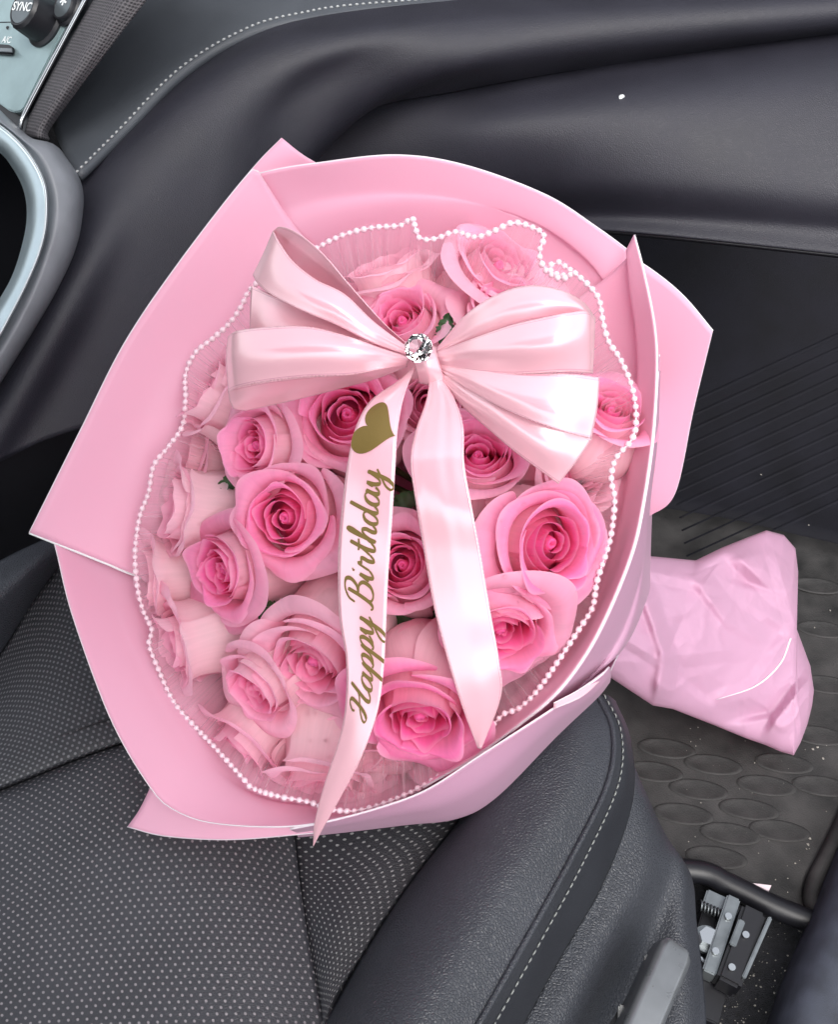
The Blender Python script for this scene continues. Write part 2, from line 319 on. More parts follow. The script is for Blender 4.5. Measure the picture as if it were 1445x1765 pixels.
M_LEVER = plain("lever_plastic", (0.19, 0.20, 0.21), 0.30, metal=0.45, noise_amt=0.1)
M_DASH_L = leather("dash_leather", (0.054, 0.060, 0.070), 0.5, 0.18, 900)
M_DASH_P = leather("dash_plastic", (0.017, 0.0165, 0.025), 0.52, 0.3, 560)
M_KNEE = leather("knee_edge_plastic", (0.045, 0.048, 0.058), 0.45, 0.2, 700)
M_BLACK = plain("black_plastic", (0.008, 0.008, 0.011), 0.4)
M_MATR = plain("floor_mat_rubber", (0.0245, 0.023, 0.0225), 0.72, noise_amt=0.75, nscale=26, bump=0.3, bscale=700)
M_MAT_SHADE = plain("mat_rubber_shaded", (0.007, 0.007, 0.0105), 0.8, spec=.2, noise_amt=0.3, nscale=18, bump=0.3, bscale=700)  # same mat rubber, with the footwell's shade put into its colour
M_CARPET = plain("carpet", (0.012, 0.012, 0.015), 0.95, noise_amt=0.5, nscale=250, bump=0.8, bscale=900)
M_SILVER = plain("silver_trim", (0.50, 0.60, 0.64), 0.33, metal=0.6, noise_amt=0.06)
M_CONS = plain("console_satin", (0.19, 0.20, 0.22), 0.38, noise_amt=0.08, bump=0.1, bscale=2500)
M_STACK = plain("brushed_panel", (0.30, 0.40, 0.41), 0.42, metal=0.5, noise_amt=0.07)
M_CHROME = plain("chrome", (0.55, 0.57, 0.58), 0.15, metal=1.0)
M_STEEL = plain("rail_steel", (0.22, 0.24, 0.25), 0.38, metal=0.8, noise_amt=0.2)
M_WHITE = plain("white_print", (0.75, 0.78, 0.78), 0.5)
M_CRUMB = plain("pale_grit", (0.30, 0.28, 0.25), 0.8)

ROOF_Z = 1.32
# ================================================================== CAR INTERIOR
SEAT_DROP = 0.028
def L(rows): return [[onz(x, y, z - SEAT_DROP) for x, y, z in r] for r in rows]

# ---- floor
fl = [[onz(x, y, -0.02) for x in ()] for y in ()]
def rect(x0, y0, x1, y1, z): return [(x0, y0, z), (x1, y0, z), (x1, y1, z), (x0, y1, z)]
o = prism("floor", rect(-3.5, -3.0, 3.5, 4.0, -0.05), (0, 0, 0.04), M_CARPET); o['kind'] = 'structure'

o = prism("centre_tunnel", rect(-1.1, .35, -.50, 1.35, -0.02), (0, 0, .42), M_CARPET, None, .04); o['kind'] = 'structure'

# ---- rubber floor mat: flat, then climbing the toe board
zt = 0.012
mat = thing("floor_mat", onz(1250, 1400, 0), "dusty black rubber floor mat with raised oval treads in the footwell", "floor mat")
g = surf([[(-0.05, 0.42, zt), (0.15, 0.42, zt), onz(1190, 1495, zt), onz(1250, 1517, zt), onz(1330, 1556, zt), onz(1400, 1584, zt)],
          [(-0.05, 0.5, zt), (0.15, 0.5, zt), onz(1220, 1440, zt), onz(1290, 1470, zt), onz(1350, 1505, zt), onz(1390, 1530, zt)],
          [(-0.05, 0.75, zt), (0.2, 0.75, zt), (0.35, 0.72, zt), (0.45, 0.68, zt), (0.55, 0.62, zt), onz(1460, 1380, zt)],
          [(-0.05, 1.02, zt), (0.2, 1.0, zt), (0.4, 0.97, zt), (0.55, 0.93, zt), (0.62, 0.90, zt), (0.68, 0.87, zt)],
          [(-0.05, 1.20, 0.10), (0.2, 1.19, 0.10), (0.4, 1.17, 0.10), (0.55, 1.15, 0.10), (0.66, 1.13, 0.10), (0.75, 1.11, 0.10)],
          [(-0.05, 1.36, 0.28), (0.2, 1.35, 0.28), (0.4, 1.34, 0.28), (0.6, 1.32, 0.28), (0.72, 1.30, 0.28), (0.82, 1.29, 0.28)]], 60, 50)
MATG = g
ms = sheet("mat_sheet", g[:31], M_MATR, mat, 0.006); sheet("mat_sheet_shaded", g[30:] + np.array((0, 0, -.0005)), M_MAT_SHADE, mat, 0.006)  # far half of the mat takes the darker colour that paints footwell shade
edge = resample(g[0], 60); tube("mat_lip", edge + np.array((0, -0.006, 0.006)), 0.011, M_BLACK, mat, 10)
edge2 = g[:42, -1]; tube("mat_side_lip", edge2 + np.array((0.006, 0, 0.004)), 0.008, M_MATR, mat, 8)
def ellipse_pad(cx, cy, z, a, b, rot, hgt=0.0009, n=26):
    V, F = [], []
    prof = [(1.0, 0), (0.96, hgt * .8), (0.90, hgt), (0.80, hgt * .9), (0.72, hgt * (1.0 if a < .006 else .35)), (0.0, hgt * 0.3)]
    for k, (s, hh) in enumerate(prof[:-1]):
        for j in range(n):
            t = 2 * math.pi * j / n; x, y = a * s * math.cos(t), b * s * math.sin(t)
            V.append((x * math.cos(rot) - y * math.sin(rot), x * math.sin(rot) + y * math.cos(rot), hh))
    V.append((0, 0, hgt * (1.1 if a < .006 else .3))); F = grid_faces(len(prof) - 1, n, closed=True)
    m = (len(prof) - 2) * n
    F += [(m + j, m + (j + 1) % n, len(V) - 1) for j in range(n)]
    return V, F
V, F = ellipse_pad(0, 0, 0, 0.030, 0.0112, 0)
padme = mesh_from("tread", V, F)
pads = [(1365, 1205), (1180, 1398), (1200, 1345), (1295, 1393), (1270, 1437), (1215, 1460), (1330, 1335), (1300, 1345), (1368, 1315), (1240, 1305), (1395, 1265), (1130, 1345), (1240, 1480), (1110, 1300), (1430, 1200), (1350, 1420), (1180, 1290), (1425, 1320), (1310, 1480), (1420, 1110), (1395, 1040), (1430, 1000)]
pads = [(1179, 1403), (1292, 1395), (1260, 1437), (1353, 1316), (1205, 1361), (1322, 1354), (1236, 1478), (1345, 1432), (1412, 1268), (1128, 1330), (1418, 1355), (1150, 1290), (1230, 1318), (1425, 1180), (1420, 1085), (1410, 1010)]
for i, (x, y) in enumerate(pads):
    p = onz(x, y, zt + 0.0005)
    o = link("tread", padme, M_MATR, mat); o.location = Vector(p); o.matrix_parent_inverse = Matrix.Translation(-mat.location); o.rotation_euler = (0, 0, R(-8))
# heel ribs on the far part of the mat
ribs = []
from mathutils.bvhtree import BVHTree
mb = BVHTree.FromPolygons([Vector(v) for v in g.reshape(-1, 3)], grid_faces(60, 50))
def on_mat(px, py):
    h = mb.ray_cast(Vector(CAM), Vector(ray(px, py)).normalized()); return np.array(h[0]) if h[0] else None
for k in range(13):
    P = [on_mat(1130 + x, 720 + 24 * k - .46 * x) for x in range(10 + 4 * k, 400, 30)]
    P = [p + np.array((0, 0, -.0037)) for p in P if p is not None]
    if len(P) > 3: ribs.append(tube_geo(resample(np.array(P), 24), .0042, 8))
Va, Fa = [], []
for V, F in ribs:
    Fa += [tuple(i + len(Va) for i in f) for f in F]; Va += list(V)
o = link("heel_ribs", mesh_from("heel_ribs", Va, Fa), M_MAT_SHADE, mat); o['kind'] = 'stuff'

# ---- firewall behind the footwell
o = sheet("firewall", surf([[(-0.7, 1.40, -0.05), (0.3, 1.40, -0.05), (1.3, 1.40, -0.05)], [(-0.7, 1.45, 0.35), (0.3, 1.45, 0.35), (1.3, 1.45, 0.35)], [(-0.7, 1.5, 0.9), (0.3, 1.5, 0.9), (1.3, 1.5, 0.9)]], 8, 8), M_CARPET)
o['kind'] = 'structure'

o = sheet("footwell_blocker", np.array([[(.92, .95, -.05), (.92, 1.45, -.05)], [(.94, .95, .35), (.94, 1.45, .35)], [(.97, .95, .8), (.97, 1.45, .8)]], float), M_CARPET); o['kind'] = 'structure'  # unseen side panel, added to keep daylight out of the footwell

roof = prism("roof_blocker", [(-1.3, -1.3, ROOF_Z), (.02, -1.3, ROOF_Z), (.01, .10, ROOF_Z), (-.04, .34, ROOF_Z - .04), (-1.3, .42, ROOF_Z - .02)], (0, 0, .05), plain("roof_blocker_grey", (.16, .16, .17), .9), None, .02)  # partial roof slab, added out of view, its edge set to shape the skylight
tag(roof, "unseen partial roof slab added above the seat to block skylight", "roof", kind='structure')

# ---- door sill, lower corner
sill = thing("door_sill", onz(1420, 1700, 0), "dark plastic door sill trim beside the carpet at the lower corner", "door sill")
rows = [[onz(1475, 1385, .02), onz(1432, 1490, .02), onz(1392, 1590, .02), onz(1345, 1700, .02), onz(1310, 1800, .02), onz(1240, 1960, .02)],
        [onz(1500, 1400, .055), onz(1455, 1500, .055), onz(1412, 1600, .055), onz(1365, 1710, .055), onz(1330, 1810, .055), onz(1260, 1965, .055)],
        [onz(1560, 1430, .07), onz(1520, 1530, .07), onz(1480, 1630, .07), onz(1430, 1740, .07), onz(1400, 1840, .07), onz(1340, 1980, .07)],
        [onz(1760, 1500, .06), onz(1720, 1600, .06), onz(1680, 1700, .06), onz(1640, 1800, .06), onz(1600, 1880, .06), onz(1560, 2020, .06)]]
sheet("sill_cover", surf(rows, 16, 40), plain("sill_plastic", (0.042, 0.048, 0.066), 0.6, noise_amt=0.35, nscale=40, bump=0.3, bscale=1500), sill, 0.004)

# ---- seat rail under the seat edge
rail = thing("seat_rail", onz(1240, 1640, 0), "exposed steel seat rail and bolt on the carpet below the seat", "seat rail")
def bar(name, a, b, wpx, z, h, m, parent, bev=0.0015):
    a3, b3 = onz(*a, z), onz(*b, z); d = b3 - a3; d /= np.linalg.norm(d); s = np.cross(d, (0, 0, 1)); s /= np.linalg.norm(s)
    hw = wpx / 2 * 0.00052
    return prism(name, [a3 - s * hw, b3 - s * hw, b3 + s * hw, a3 + s * hw], (0, 0, h), m, parent, bev)
bar("rail_base", (1250, 1560), (1195, 1760), 75, -0.008, 0.018, M_BLACK, rail)
bar("rail_channel", (1258, 1560), (1215, 1690), 24, 0.010, 0.022, M_STEEL, rail)
bar("rail_cover", (1290, 1585), (1245, 1712), 42, 0.010, 0.030, M_BLACK, rail, 0.003)
bar("rail_flange", (1316, 1600), (1270, 1704), 7, 0.012, 0.030, M_STEEL, rail, 0.001)
bar("rail_flange", (1279, 1588), (1262, 1632), 12, 0.038, 0.004, M_STEEL, rail, 0.001)
bar("rail_bracket", (1212, 1552), (1262, 1575), 30, 0.010, 0.012, M_STEEL, rail)
hel = [onz(1208, 1560, .022) + (onz(1248, 1578, .022) - onz(1208, 1560, .022)) * t + .0042 * (np.array((0, 0, 1)) * math.sin(t * 44) + np.array((.3, .95, 0)) * math.cos(t * 44)) for t in np.linspace(0, 1, 90)]
tube("spring", np.array(hel), .0009, M_STEEL, rail, 6)
for bx, by, bz in ((1286, 1612, .041), (1262, 1668, .041), (1256, 1580, .033), (1234, 1640, .033)):
    q = onz(bx, by, bz); V, F = tube_geo([q, q + np.array((0, 0, .0022))], .0032, 10); link("rivet", mesh_from("rivet", V, F), M_CHROME, rail, False)
bar("rail_wire", (1208, 1650), (1240, 1700), 4, 0.014, 0.002, M_CHROME, rail, .0005)
c = onz(1219, 1619, 0.02)
V, F = tube_geo([c, c + np.array((0, 0, .01))], 0.0085, 6); link("bolt", mesh_from("bolt", V, F), M_CHROME, rail, False)
V, F = tube_geo([c - np.array((0, 0, .004)), c + np.array((0, 0, .001))], 0.0125, 24); link("washer", mesh_from("washer", V, F), M_STEEL, rail, False)

# ---- grit and lint on carpet and mat
Va, Fa = [], []
def grit(p, r):
    b = len(Va); ang = random.random() * 6.28
    for k in range(5):
        Va.append((p[0] + r * math.cos(ang + k * 1.256) * random.uniform(.6, 1.2), p[1] + r * math.sin(ang + k * 1.256) * random.uniform(.6, 1.2), p[2]))
    Va.append((p[0], p[1], p[2] + r * random.uniform(.6, 1.1)))
    for k in range(5): Fa.append((b + k, b + (k + 1) % 5, b + 5))
for _ in range(150): grit(onz(random.uniform(1225, 1400), random.uniform(1590, 1765), -0.009), random.choice((.0004, .0005, .0007, .0011)))
for _ in range(60): grit(onz(random.uniform(1130, 1440), random.uniform(1240, 1570), zt + .0005), random.choice((.0005, .0006, .0008)))
for x, y, r in ((1397, 1445, .0026), (1394, 1455, .003), (1391, 1463, .002), (1372, 1488, .0018), (1420, 1307, .0028), (1402, 1291, .0026), (1410, 1288, .0032), (1300, 1681, .002), (1302, 1733, .002), (1432, 1052, .002), (1405, 1082, .002), (1440, 1170, .002), (1395, 905, .0022), (1313, 818, .002), (1337, 1690, .0016)): grit(onz(x, y, zt + .0005 if y < 1570 else -.009), r * .62)
o = link("dust", mesh_from("dust", Va, Fa), M_CRUMB, None, False); tag(o, "pale grit and lint scattered over the mat and carpet", "grit", kind='stuff')
ps = [onz(1286, 1522, zt + .004), onz(1330, 1527, zt + .004), onz(1326, 1536, zt + .003), onz(1308, 1534, zt + .003)]
tag(prism("paper_scrap", ps, (0, 0, 0.0015), plain("scrap_paper", (0.75, 0.62, 0.66), .7)), "small torn pale paper scrap on the edge of the floor mat", "paper scrap")

# ---- car seat
seat = thing("car_seat", onz(500, 1500, 0.05), "black leather car seat with perforated panels and a stitched side bolster", "car seat")
rI = [[(-150, 1415, .320), (0, 1362, .322), (200, 1285, .324), (380, 1240, .322), (480, 1230, .314)],
      [(-150, 1440, .330), (0, 1390, .331), (200, 1320, .332), (380, 1280, .331), (492, 1310, .318)],
      [(-150, 1550, .336), (0, 1500, .336), (200, 1440, .335), (380, 1420, .333), (508, 1450, .318)],
      [(-150, 1680, .336), (0, 1640, .336), (200, 1610, .335), (400, 1600, .333), (530, 1610, .318)],
      [(-150, 1950, .336), (0, 1950, .336), (200, 1950, .335), (400, 1950, .333), (590, 1950, .318)]]
sheet("insert", surf(L(rI), 60, 80), M_PERF_A, seat, 0.02, flip=True)
rF = [[(-150, 1330, .338), (0, 1128, .338), (50, 1045, .338), (98, 978, .338), (160, 900, .336), (330, 840, .330)],
      [(-150, 1360, .336), (0, 1240, .338), (110, 1140, .337), (240, 1090, .335), (400, 1050, .332)],
      [(-150, 1405, .330), (0, 1345, .331), (190, 1265, .332), (370, 1225, .331), (480, 1205, .324)],
      [(-150, 1415, .318), (0, 1362, .320), (200, 1285, .322), (380, 1240, .320), (480, 1230, .312)]]
sheet("front_panel", surf(L(rF), 40, 60), M_PERF_B, seat, 0.02, flip=True)
rW = [[(480, 1230, .314), (640, 1200, .322), (860, 1320, .318)], [(508, 1450, .314), (620, 1440, .323), (790, 1415, .320)], [(518, 1530, .314), (600, 1535, .323), (700, 1530, .320)],
      [(530, 1610, .314), (575, 1625, .322), (630, 1635, .320)], [(552, 1765, .314), (555, 1766, .318), (558, 1768, .319)], [(590, 1950, .312), (575, 1950, .31), (560, 1950, .30)]]
sheet("wing_panel", surf(L(rW), 60, 30), M_PERF_C, seat, 0.02, flip=True)
rB = [[(840, 1330, .312), (885, 1275, .350), (930, 1235, .366), (990, 1203, .368), (1030, 1198, .358)],
      [(790, 1415, .312), (835, 1365, .350), (890, 1325, .372), (990, 1265, .376), (1057, 1262, .362)],
      [(700, 1530, .312), (755, 1475, .348), (840, 1430, .372), (970, 1360, .378), (1048, 1350, .364)],
      [(630, 1635, .312), (685, 1590, .346), (770, 1555, .370), (895, 1490, .378), (985, 1480, .364)],
      [(555, 1765, .312), (610, 1720, .344), (690, 1690, .368), (810, 1625, .377), (905, 1625, .364)],
      [(430, 1960, .312), (490, 1920, .342), (570, 1890, .366), (680, 1840, .376), (775, 1855, .364)]]
BG = surf(L(rB), 90, 60)
sheet("bolster", BG, M_SEAT_L, seat, 0.02, flip=True)
rS = [[(1030, 1198, .358), (1048, 1198, .352), (1062, 1208, .335)], [(1057, 1262, .362), (1077, 1262, .350), (1088, 1275, .320)], [(1048, 1350, .364), (1078, 1355, .345), (1092, 1380, .305)],
      [(985, 1480, .364), (1015, 1492, .345), (1042, 1520, .300)], [(905, 1625, .364), (935, 1637, .345), (962, 1660, .298)], [(775, 1855, .364), (805, 1870, .345), (835, 1890, .298)]]
SG = surf(L(rS), 90, 16)
sheet("bolster_side", SG, M_SEAT_S, seat, 0.015, flip=True)
tube("piping", resample(BG[:, -1] + np.array((0, 0, 0.0005)), 120), 0.0022, M_SEAT_L, seat, 8)
# stitches beside the piping and along the dash
def stitch_row(P, length, gap, rad, lift, skew=0.0):
    Va, Fa = [], []
    Ltot = np.linalg.norm(np.diff(P, axis=0), axis=1).sum(); n = int(Ltot / (length + gap)); Q = resample(P, n * 10 + 1)
    for k in range(n):
        a, b = Q[k * 10], Q[k * 10 + int(10 * length / (length + gap))]; m = (a + b) / 2
        pts = [a, a * .7 + b * .3 + lift, m + lift * 1.2, a * .3 + b * .7 + lift, b]
        V, F = tube_geo(np.array(pts), [rad * .6, rad, rad, rad, rad * .6], 6); Fa += [tuple(i + len(Va) for i in f) for f in F]; Va += V
    return Va, Fa
def stitching(name, P, length, gap, rad, lift, mat, parent):
    V, F = stitch_row(P, length, gap, rad, lift); o = link(name, mesh_from(name, V, F), mat, parent); o['kind'] = 'stuff'; return o
stitching("stitching", SG[:, 3] + np.array((0, 0, .0003)), 0.0042, 0.0014, 0.0006, np.array((0.0002, 0, .0008)), M_THREAD, seat)
rT = [[(1094, 1320, .30), (1100, 1333, .29), (1103, 1342, .27), (1106, 1348, .25), (1108, 1352, .22)],
      [(1090, 1385, .300), (1120, 1405, .285), (1136, 1425, .265), (1141, 1431, .25), (1147, 1436, .22)],
      [(1044, 1514, .294), (1108, 1505, .285), (1155, 1490, .262), (1178, 1490, .250), (1192, 1508, .22)],
      [(1000, 1592, .292), (1062, 1590, .285), (1125, 1590, .250), (1176, 1575, .250), (1202, 1590, .22)],
      [(950, 1678, .292), (1015, 1680, .285), (1085, 1690, .238), (1176, 1690, .248), (1213, 1690, .22)],
      [(900, 1765, .292), (960, 1790, .285), (1035, 1800, .235), (1168, 1790, .246), (1218, 1790, .22)],
      [(830, 1885, .292), (885, 1915, .285), (965, 1940, .235), (1130, 1960, .246), (1200, 1960, .22)]]
TG = surf(L(rT), 90, 50)
sheet("side_trim", TG, M_TRIMP, seat, 0.006, flip=True)
ed = TG[:, -1]; dn = ed.copy(); dn[:, 2] = 0.03; dn[:, 0] -= 0.015
sheet("trim_skirt", np.stack([ed, ed * .5 + dn * .5, dn]), M_GREYP, seat, 0.003)
fe = BG[0]; fd = fe.copy(); fd[:, 2] = 0.05; fd[:, 1] -= 0.03
# grab lever on the trim
def lever():
    A = [onz(1160, 1632, .258), onz(1130, 1700, .262), onz(1090, 1790, .262), onz(1030, 1920, .262)]
    P = resample(A, 24); d = np.gradient(P, axis=0); d /= np.linalg.norm(d, axis=1)[:, None]
    s = np.cross(d, (0, 0, 1)); s /= np.linalg.norm(s, axis=1)[:, None]; up = np.cross(s, d)
    prof = [(-.0145, -.018), (-.0150, .003), (-.0125, .0095), (.0050, .0125), (.0085, .0105), (.0125, .000), (.0140, -.018)]
    V = []
    for i in range(len(P)):
        k = min(1, 0.78 + i * 0.2)
        for a, b in prof: V.append(P[i] + s[i] * a * k + up[i] * b * k)
    n = len(prof); F = grid_faces(len(P), n, closed=True) + [tuple(range(n))[::-1], tuple((len(P) - 1) * n + j for j in range(n))]
    return link("recline_lever", mesh_from("recline_lever", V, F), M_LEVER, seat, False)
lv = lever(); bv = lv.modifiers.new("soft", 'BEVEL'); bv.width = 0.0028; bv.segments = 3; bv.limit_method = 'ANGLE'; bv.harden_normals = True; lv.data.polygons.foreach_set('use_smooth', [True] * len(lv.data.polygons)); lv.data.set_sharp_from_angle(angle=R(50))
prism('lever_slot', [onz(x, y, .240) for x, y in ((1138, 1628), (1150, 1632), (1060, 1800), (1030, 1800))], (0, 0, .010), M_BLACK, seat, .001)
for (x, y) in ((1121, 1665), (1076, 1752)):
    p = onz(x, y, .25); prism("clip", [p + np.array(q) for q in ((-.005, -.005, 0), (.004, -.006, 0), (.005, .004, 0), (-.004, .006, 0))], (0, 0, .008), plain("clip_plastic", (.4, .4, .38), .5), seat, .0012)
# inner (console side) bolster
rL = [[(-150, 1060, .36), (-60, 1000, .37), (20, 955, .37), (85, 925, .365), (140, 900, .35)],
      [(-150, 1120, .385), (-60, 1060, .39), (20, 1000, .385), (75, 955, .375), (130, 920, .355)],
      [(-150, 1200, .375), (-60, 1120, .378), (10, 1050, .372), (75, 985, .366), (140, 920, .350)],
      [(-150, 1330, .335), (-60, 1200, .335), (0, 1130, .335), (60, 1035, .335), (100, 980, .335), (170, 900, .335)]]
sheet("inner_bolster", surf(L(rL), 30, 40), M_SEAT_L, seat, 0.01, flip=True)

# ---- dashboard
dash = thing("dashboard", at(900, 100, 1.1), "black dashboard with padded leather band, pale stitching and a glove box", "dashboard")
def A(rows): return [[at(*p) for p in r] for r in rows]
pad_rows = A([[(88, 205, 1.02), (175, 98, 1.06), (262, -8, 1.10), (340, -110, 1.14), (560, -220, 1.22), (900, -280, 1.28), (1560, -320, 1.30)],
              [(106, 255, .985), (190, 160, 1.02), (280, 60, 1.05), (370, -20, 1.08), (530, -90, 1.13), (850, -140, 1.18), (1560, -170, 1.20)],
              [(130, 300, .955), (205, 225, .985), (303, 125, 1.01), (402, 62, 1.03), (505, 28, 1.05), (720, 3, 1.08), (1560, -45, 1.10)],
              [(137, 308, .957), (218, 230, .99), (322, 130, 1.02), (425, 68, 1.04), (560, 34, 1.06), (760, 10, 1.09), (1560, -36, 1.11)]])
PG = surf(pad_rows, 40, 110)
sheet("pad", PG, M_DASH_L, dash, 0.004)
SR = surf(pad_rows[2:3] * 2, 2, 300)[0]
stitching("stitching", resample(np.array(pad_rows[2]) + np.array((0.002, -0.003, 0.003)), 300), 0.0038, 0.0026, 0.0011, np.array((0, -.001, .001)), M_THREAD_D, dash)
low_rows = A([[(134, 311, .968), (222, 230, .995), (330, 130, 1.02), (432, 68, 1.035), (560, 34, 1.05), (760, 10, 1.07), (1000, -8, 1.08), (1560, -38, 1.09)],
              [(118, 376, .962), (218, 276, .965), (345, 175, .985), (460, 105, 1.0), (600, 70, 1.01), (780, 48, 1.03), (1020, 28, 1.04), (1560, -5, 1.05)],
              [(25, 530, .955), (178, 440, .945), (360, 310, .985), (490, 190, 1.02), (620, 140, 1.03), (790, 110, 1.035), (1040, 75, 1.045), (1560, 25, 1.055)],
              [(-160, 855, .945), (60, 765, .945), (330, 640, 1.00), (520, 300, 1.09), (620, 190, 1.09), (790, 150, 1.085), (1050, 106, 1.085), (1560, 40, 1.09)]])
LG = surf(low_rows, 90, 160)
KR = resample(np.array([(196, 362), (172, 410), (135, 482), (90, 570), (38, 660), (-40, 790)], float), 80)
def to_px(p):
    v = p - CAM; d = v @ cF; return np.array((722.5 + (v @ cR) / d * FPX, 882.5 - (v @ cU) / d * FPX))
for i in range(LG.shape[0]):        # raised shoulder along the panel's console side
    for j in range(70):
        q = to_px(LG[i, j]); dd = np.linalg.norm(KR - q, axis=1); k = dd.argmin()
        LG[i, j] += (CAM - LG[i, j]) / np.linalg.norm(CAM - LG[i, j]) * .024 * math.exp(-(dd[k] / 34) ** 2) * min(1, .15 + k / 40)
sheet("knee_panel", LG, M_DASH_P, dash, 0.004)
gl_rows = A([[(470, 330, 1.14), (560, 215, 1.12), (680, 172, 1.11), (850, 140, 1.10), (1100, 97, 1.10), (1560, 33, 1.10)],
             [(470, 345, 1.15), (570, 240, 1.125), (690, 195, 1.10), (860, 170, 1.08), (1110, 130, 1.07), (1560, 75, 1.06)],
             [(500, 390, 1.17), (600, 290, 1.13), (720, 255, 1.10), (880, 225, 1.06), (1130, 195, 1.04), (1560, 160, 1.03)],
             [(520, 450, 1.19), (640, 360, 1.15), (760, 330, 1.12), (900, 310, 1.09), (1150, 310, 1.05), (1560, 330, 1.02)],
             [(560, 500, 1.23), (680, 420, 1.20), (800, 380, 1.17), (940, 365, 1.13), (1160, 372, 1.08), (1560, 405, 1.04)],
             [(560, 520, 1.23), (690, 445, 1.20), (820, 405, 1.17), (960, 395, 1.13), (1150, 408, 1.08), (1560, 452, 1.04)]])
sheet("glove_box", surf(gl_rows, 50, 90), M_DASH_P, dash, 0.004)
# underside tray closing the dash towards the firewall
sheet("underside", surf([gl_rows[-1], [p + np.array((0, .18, .03)) for p in gl_rows[-1]], [p + np.array((0, .42, .10)) for p in gl_rows[-1]]], 8, 30), M_BLACK, dash, 0.004)
p = at(1068, 165, 1.055)
V, F = ellipse_pad(0, 0, 0, .0036, .0026, 0.9, .0035, 12)
o = link("crumb", mesh_from("crumb", V, F), M_WHITE, None); o.location = Vector(p - np.array((0, .008, -.002))); o.rotation_euler = (R(60), 0, R(20))
tag(o, "tiny white crumb stuck to the dark glove box lid", "crumb")

# ---- centre console with silver ring
cons = thing("centre_console", at(40, 420, .9), "satin grey centre console flank with a curved silver trim ring", "console")
def plane_at(d0): return lambda px, py, h=0: at(px, py, d0 - h)
ro = [(-120, 170), (-60, 185), (0, 216), (45, 258), (74, 308), (81, 354), (75, 413), (50, 481), (0, 578), (-60, 680)]
ri = [(-120, 225), (-60, 232), (0, 260), (27, 291), (45, 327), (51, 368), (45, 413), (27, 472), (0, 522), (-70, 640)]
rm = [((a[0] * .22 + b[0] * .78), (a[1] * .22 + b[1] * .78)) for a, b in zip(ro, ri)]
rm2 = [((a[0] * .8 + b[0] * .2), (a[1] * .8 + b[1] * .2)) for a, b in zip(ro, ri)]
sheet("trim_ring", surf([[at(x + 2, y, .905) for x, y in ro], [at(x, y, .888) for x, y in ro], [at(x, y, .884) for x, y in rm2], [at(x, y, .892) for x, y in rm], [at(x, y, .915) for x, y in ri], [at(x - 6, y, .96) for x, y in ri]], 30, 90), M_SILVER, cons, 0)
sheet("trim_lip", surf([[at(x + 1.5, y, .889) for x, y in ro], [at(x - 1, y, .8825) for x, y in ro], [at(x - 4.5, y, .884) for x, y in ro]], 8, 90), plain("lip_silver", (.62, .66, .68), .3, metal=.5), cons, 0)
side = [(-120, 110), (-40, 160), (10, 205), (48, 236), (86, 247), (108, 272), (128, 302), (136, 335), (135, 370), (128, 415), (108, 470), (60, 560), (-80, 780)]
sheet("flank", surf([[at(x + 1, y, .898) for x, y in resample(np.array(ro, float), 13)], [at((x * .55 + a * .45), (y * .55 + b * .45), .893) for (x, y), (a, b) in zip(resample(np.array(ro, float), 13), side)],
                     [at(x, y, .915) for x, y in side], [at(x + 10, y + 4, .98) for x, y in side]], 30, 90), M_CONS, cons, 0.0)
sheet("bin", surf([[at(x - 5, y, .955) for x, y in ri], [at(-60, 330 + 12 * i, 1.02) for i in range(10)], [at(-200, 330 + 12 * i, 1.02) for i in range(10)]], 10, 40), plain('bin_lining', (.002, .002, .003), .95, spec=.05), cons, 0)
sheet("lower_side", surf([[at(-80, 640, .93), at(30, 590, .95), at(160, 520, 1.0), at(330, 420, 1.1)], [at(-160, 900, .95), at(20, 800, .98), at(170, 760, 1.03), at(400, 700, 1.15)], [at(-160, 1100, 1.05), at(60, 1000, 1.08), at(220, 960, 1.15), at(450, 900, 1.25)]], 16, 30), M_BLACK, cons, 0.004)

# ---- climate panel
SPn = (-0.55, 0.18, 0.82); SP = Plane(60, 90, 0.98, SPn)
stk = thing("climate_panel", SP(60, 90), "pale metallic climate control panel with black rotary knobs and chrome border", "control panel")
def poly_round(pts, k=6, frac=0.25): return pts
prism("face_plate", [SP(*p) for p in ((-250, -200), (262, -200), (150, -28), (132, 2), (41, 185), (34, 192), (24, 193), (14, 190), (0, 180), (-250, 20))], -SP.n * .006, M_STACK, stk, .001)
tube("chrome_border", resample(np.array([SP(270, -190, .002), SP(160, -22, .002), SP(146, 0, .002), SP(45, 190, .002), SP(34, 222, .002)]), 30), .0022, M_CHROME, stk, 8)
prism("surround", [SP(*p, -.008) for p in ((-250, -200), (295, -200), (172, -22), (50, 205), (40, 236), (-250, 60))], -SP.n * .01, M_BLACK, stk, .001)
def strip_px(a, b, h0): return [SP(x, y, h0) for x, y in a], [SP(x, y, h0) for x, y in b]
m, nt, b = newmat("speaker_mesh"); b.inputs['Roughness'].default_value = .6; b.inputs['Base Color'].default_value = (.05, .046, .052, 1)
tc = N(nt, 'ShaderNodeTexCoord'); vz = N(nt, 'ShaderNodeTexVoronoi', Scale=330.0, Randomness=0.15); nt.links.new(tc.outputs['UV'], vz.inputs['Vector'])
mr = N(nt, 'ShaderNodeMapRange'); mr.inputs['From Min'].default_value = .15; mr.inputs['From Max'].default_value = .5; nt.links.new(vz.outputs[0], mr.inputs[0])
mxx = N(nt, 'ShaderNodeMixRGB'); mxx.inputs[1].default_value = (.012, .011, .014, 1); mxx.inputs[2].default_value = (.085, .078, .085, 1); nt.links.new(mr.outputs[0], mxx.inputs[0]); nt.links.new(mxx.outputs[0], b.inputs['Base Color'])
